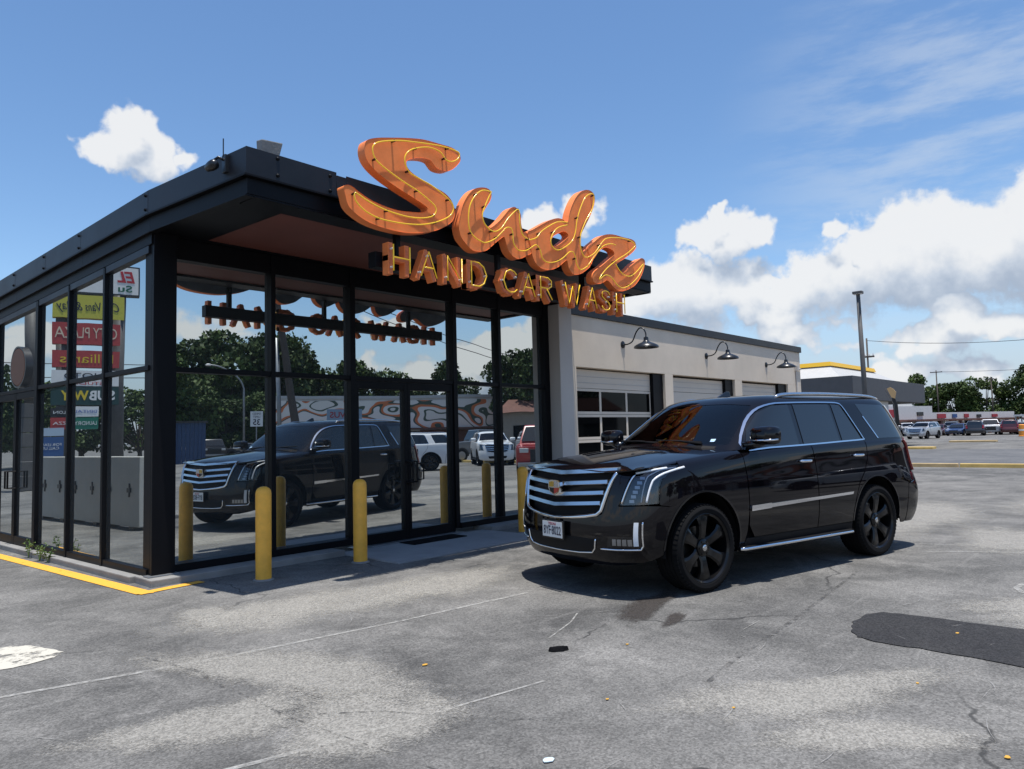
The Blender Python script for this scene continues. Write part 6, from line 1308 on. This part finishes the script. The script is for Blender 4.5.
PY = tag(empty('pylon', (-5.75, 20.5, 0)), 'grey roadside pylon with a round orange sign mirrored near the left edge', 'pylon')
for k in range(6): bx('cladding_panel', -.32, .32, -.2, .2, .02 + .5 * k, .5 + .5 * k, M_['pole_grey'], PY, .01)
mb = MB(); mb.tube([(0, 0, 3.0), (.05, 0, 6.6)], .17, 10); mb.build('pole', M_['pole_grey'], PY, smooth=True)
mb = MB(); mb.lathe([(0, -.12), (.62, -.12), (.66, -.08), (.66, .08), (.62, .12), (0, .12)], 28, 'X', (.3, 0, 4.25)); mb.build('round_sign', mat('round_orange', (.30, .10, .04), .5), PY, smooth=40)
mb = MB(); mb.lathe([(.66, -.11), (.72, -.11), (.72, .11), (.66, .11)], 28, 'X', (.3, 0, 4.25), closed=True); mb.build('round_rim', M_['store_dark'], PY, smooth=40)
LT = 'trees beyond the side lot'
for i, (x, y, h, w, lab) in enumerate(((-12.8, 49.8, 8.6, .9, 'tree mirrored at the left edge of the side glass'), (-17, 52, 6.4, 1.1, 'low tree mirrored left of the pole sign'), (-22, 57, 6.2, 1.2, 'low tree mirrored behind the pole sign panels'), (-26, 55.5, 6.0, 1.1, 'low tree mirrored right of the pole sign'), (-30, 58, 6.5, 1.2, 'low tree at the right end of the mirrored side lot'), (-8, 55, 9, 1, 'tall tree left of the mirrored side lot'))): tree(i, x, y, h, lab, LT, w)
wire((-40, 40, 8.2), (10, 62, 8.4), .8, 'black wire mirrored crossing the side glass, upper', .03); wire((-40, 40, 7.2), (10, 62, 7.4), .8, 'black wire mirrored crossing the side glass, lower', .03)
# ------------------------------------------------------------------ weeds and litter
WD = mat('weed_leaf', (.09, .15, .03), .6, var=.3, vscale=20)
for i, (t, n, hh, lab) in enumerate(((3.42, -.13, .22, 'leafy weed growing at the foot of the side door'), (2.95, -.14, .26, 'tallest weed at the kerb under the left windows'), (2.72, -.12, .18, 'small weed nearest the second mullion'))):
    e = tag(empty('weed', (*LP(t, n), .0)), lab, 'weed', 'weeds along the kerb')
    for k in range(4 + i):
        a = random.uniform(0, 6.28); h = hh * random.uniform(.6, 1.1); dx, dy = math.cos(a) * h * .35, math.sin(a) * h * .35
        mb = MB(); mb.tube([(0, 0, 0), (dx * .4, dy * .4, h * .6), (dx, dy, h)], .004, 5); st_ = mb.build('stem', WD, e)
        for q_ in range(5):
            tt = .35 + .16 * q_; px_, py_, pz_ = dx * tt, dy * tt, h * tt; b = a + q_ * 2.2; l = .055; ux, uy = math.cos(b), math.sin(b)
            mb = MB(); mb.add([(px_, py_, pz_), (px_ + ux * l * .5 - uy * .016, py_ + uy * l * .5 + ux * .016, pz_ + .02), (px_ + ux * l, py_ + uy * l, pz_ + .008), (px_ + ux * l * .5 + uy * .016, py_ + uy * l * .5 - ux * .016, pz_ + .02)], [(0, 1, 2, 3)]); mb.build('leaf', WD, st_)
mb = MB(); rg_ = random.Random(3)
pts = [(.05 * math.cos(t) * (1 + .7 * rg_.random()), .024 * math.sin(t) * (1 + .5 * rg_.random())) for t in [i / 14 * 6.283 for i in range(14)]]
mb.prism(pts, lambda a, b: (.85 + a * .8 + b * .3, -4.95 - a * .5 + b, .004), lambda a, b: (.85 + a * .7, -4.95 - a * .45 + b * .6, .03)); tag(mb.build('rubber_scrap', M_['rubber']), 'black scrap of rubber lying on the asphalt before the SUV', 'scrap')
LY = mat('dry_leaf', (.55, .30, .04), .7); LB = mat('paper_pale', (.5, .6, .66), .7)
for i, (x, y_, s, m__, lab) in enumerate(((.06, -4.46, .035, LY, 'yellow leaf left of the rubber scrap'), (-.49, -5.98, .05, LB, 'pale blue paper scrap at the bottom edge'), (.83, -7.55, .03, LY, 'yellow leaf in the bottom right corner'), (1.25, -5.25, .022, LY, 'tiny yellow leaf right of the rubber scrap'), (.62, -6.35, .02, LY, 'tiny yellow leaf at the bottom, right of the middle'), (1.62, -7.0, .022, LY, 'tiny yellow leaf below the dark asphalt patch'), (.3, -5.75, .02, LY, 'tiny yellow leaf at the bottom, left of the middle'), (2.9, -6.95, .03, LY, 'yellow leaf lying on the dark asphalt patch'))):
    mb = MB(); s *= .6; ps2 = [(x + s * math.cos(t) * (.7 + .5 * rg_.random()), y_ + s * .7 * math.sin(t) * (.7 + .5 * rg_.random())) for t in [k / 8 * 6.283 for k in range(8)]]
    mb.prism(ps2, lambda a, b: (a, b, .006), lambda a, b: (a, b, .009)); tag(mb.build('litter_scrap', m__), lab, 'litter', 'litter on the asphalt')
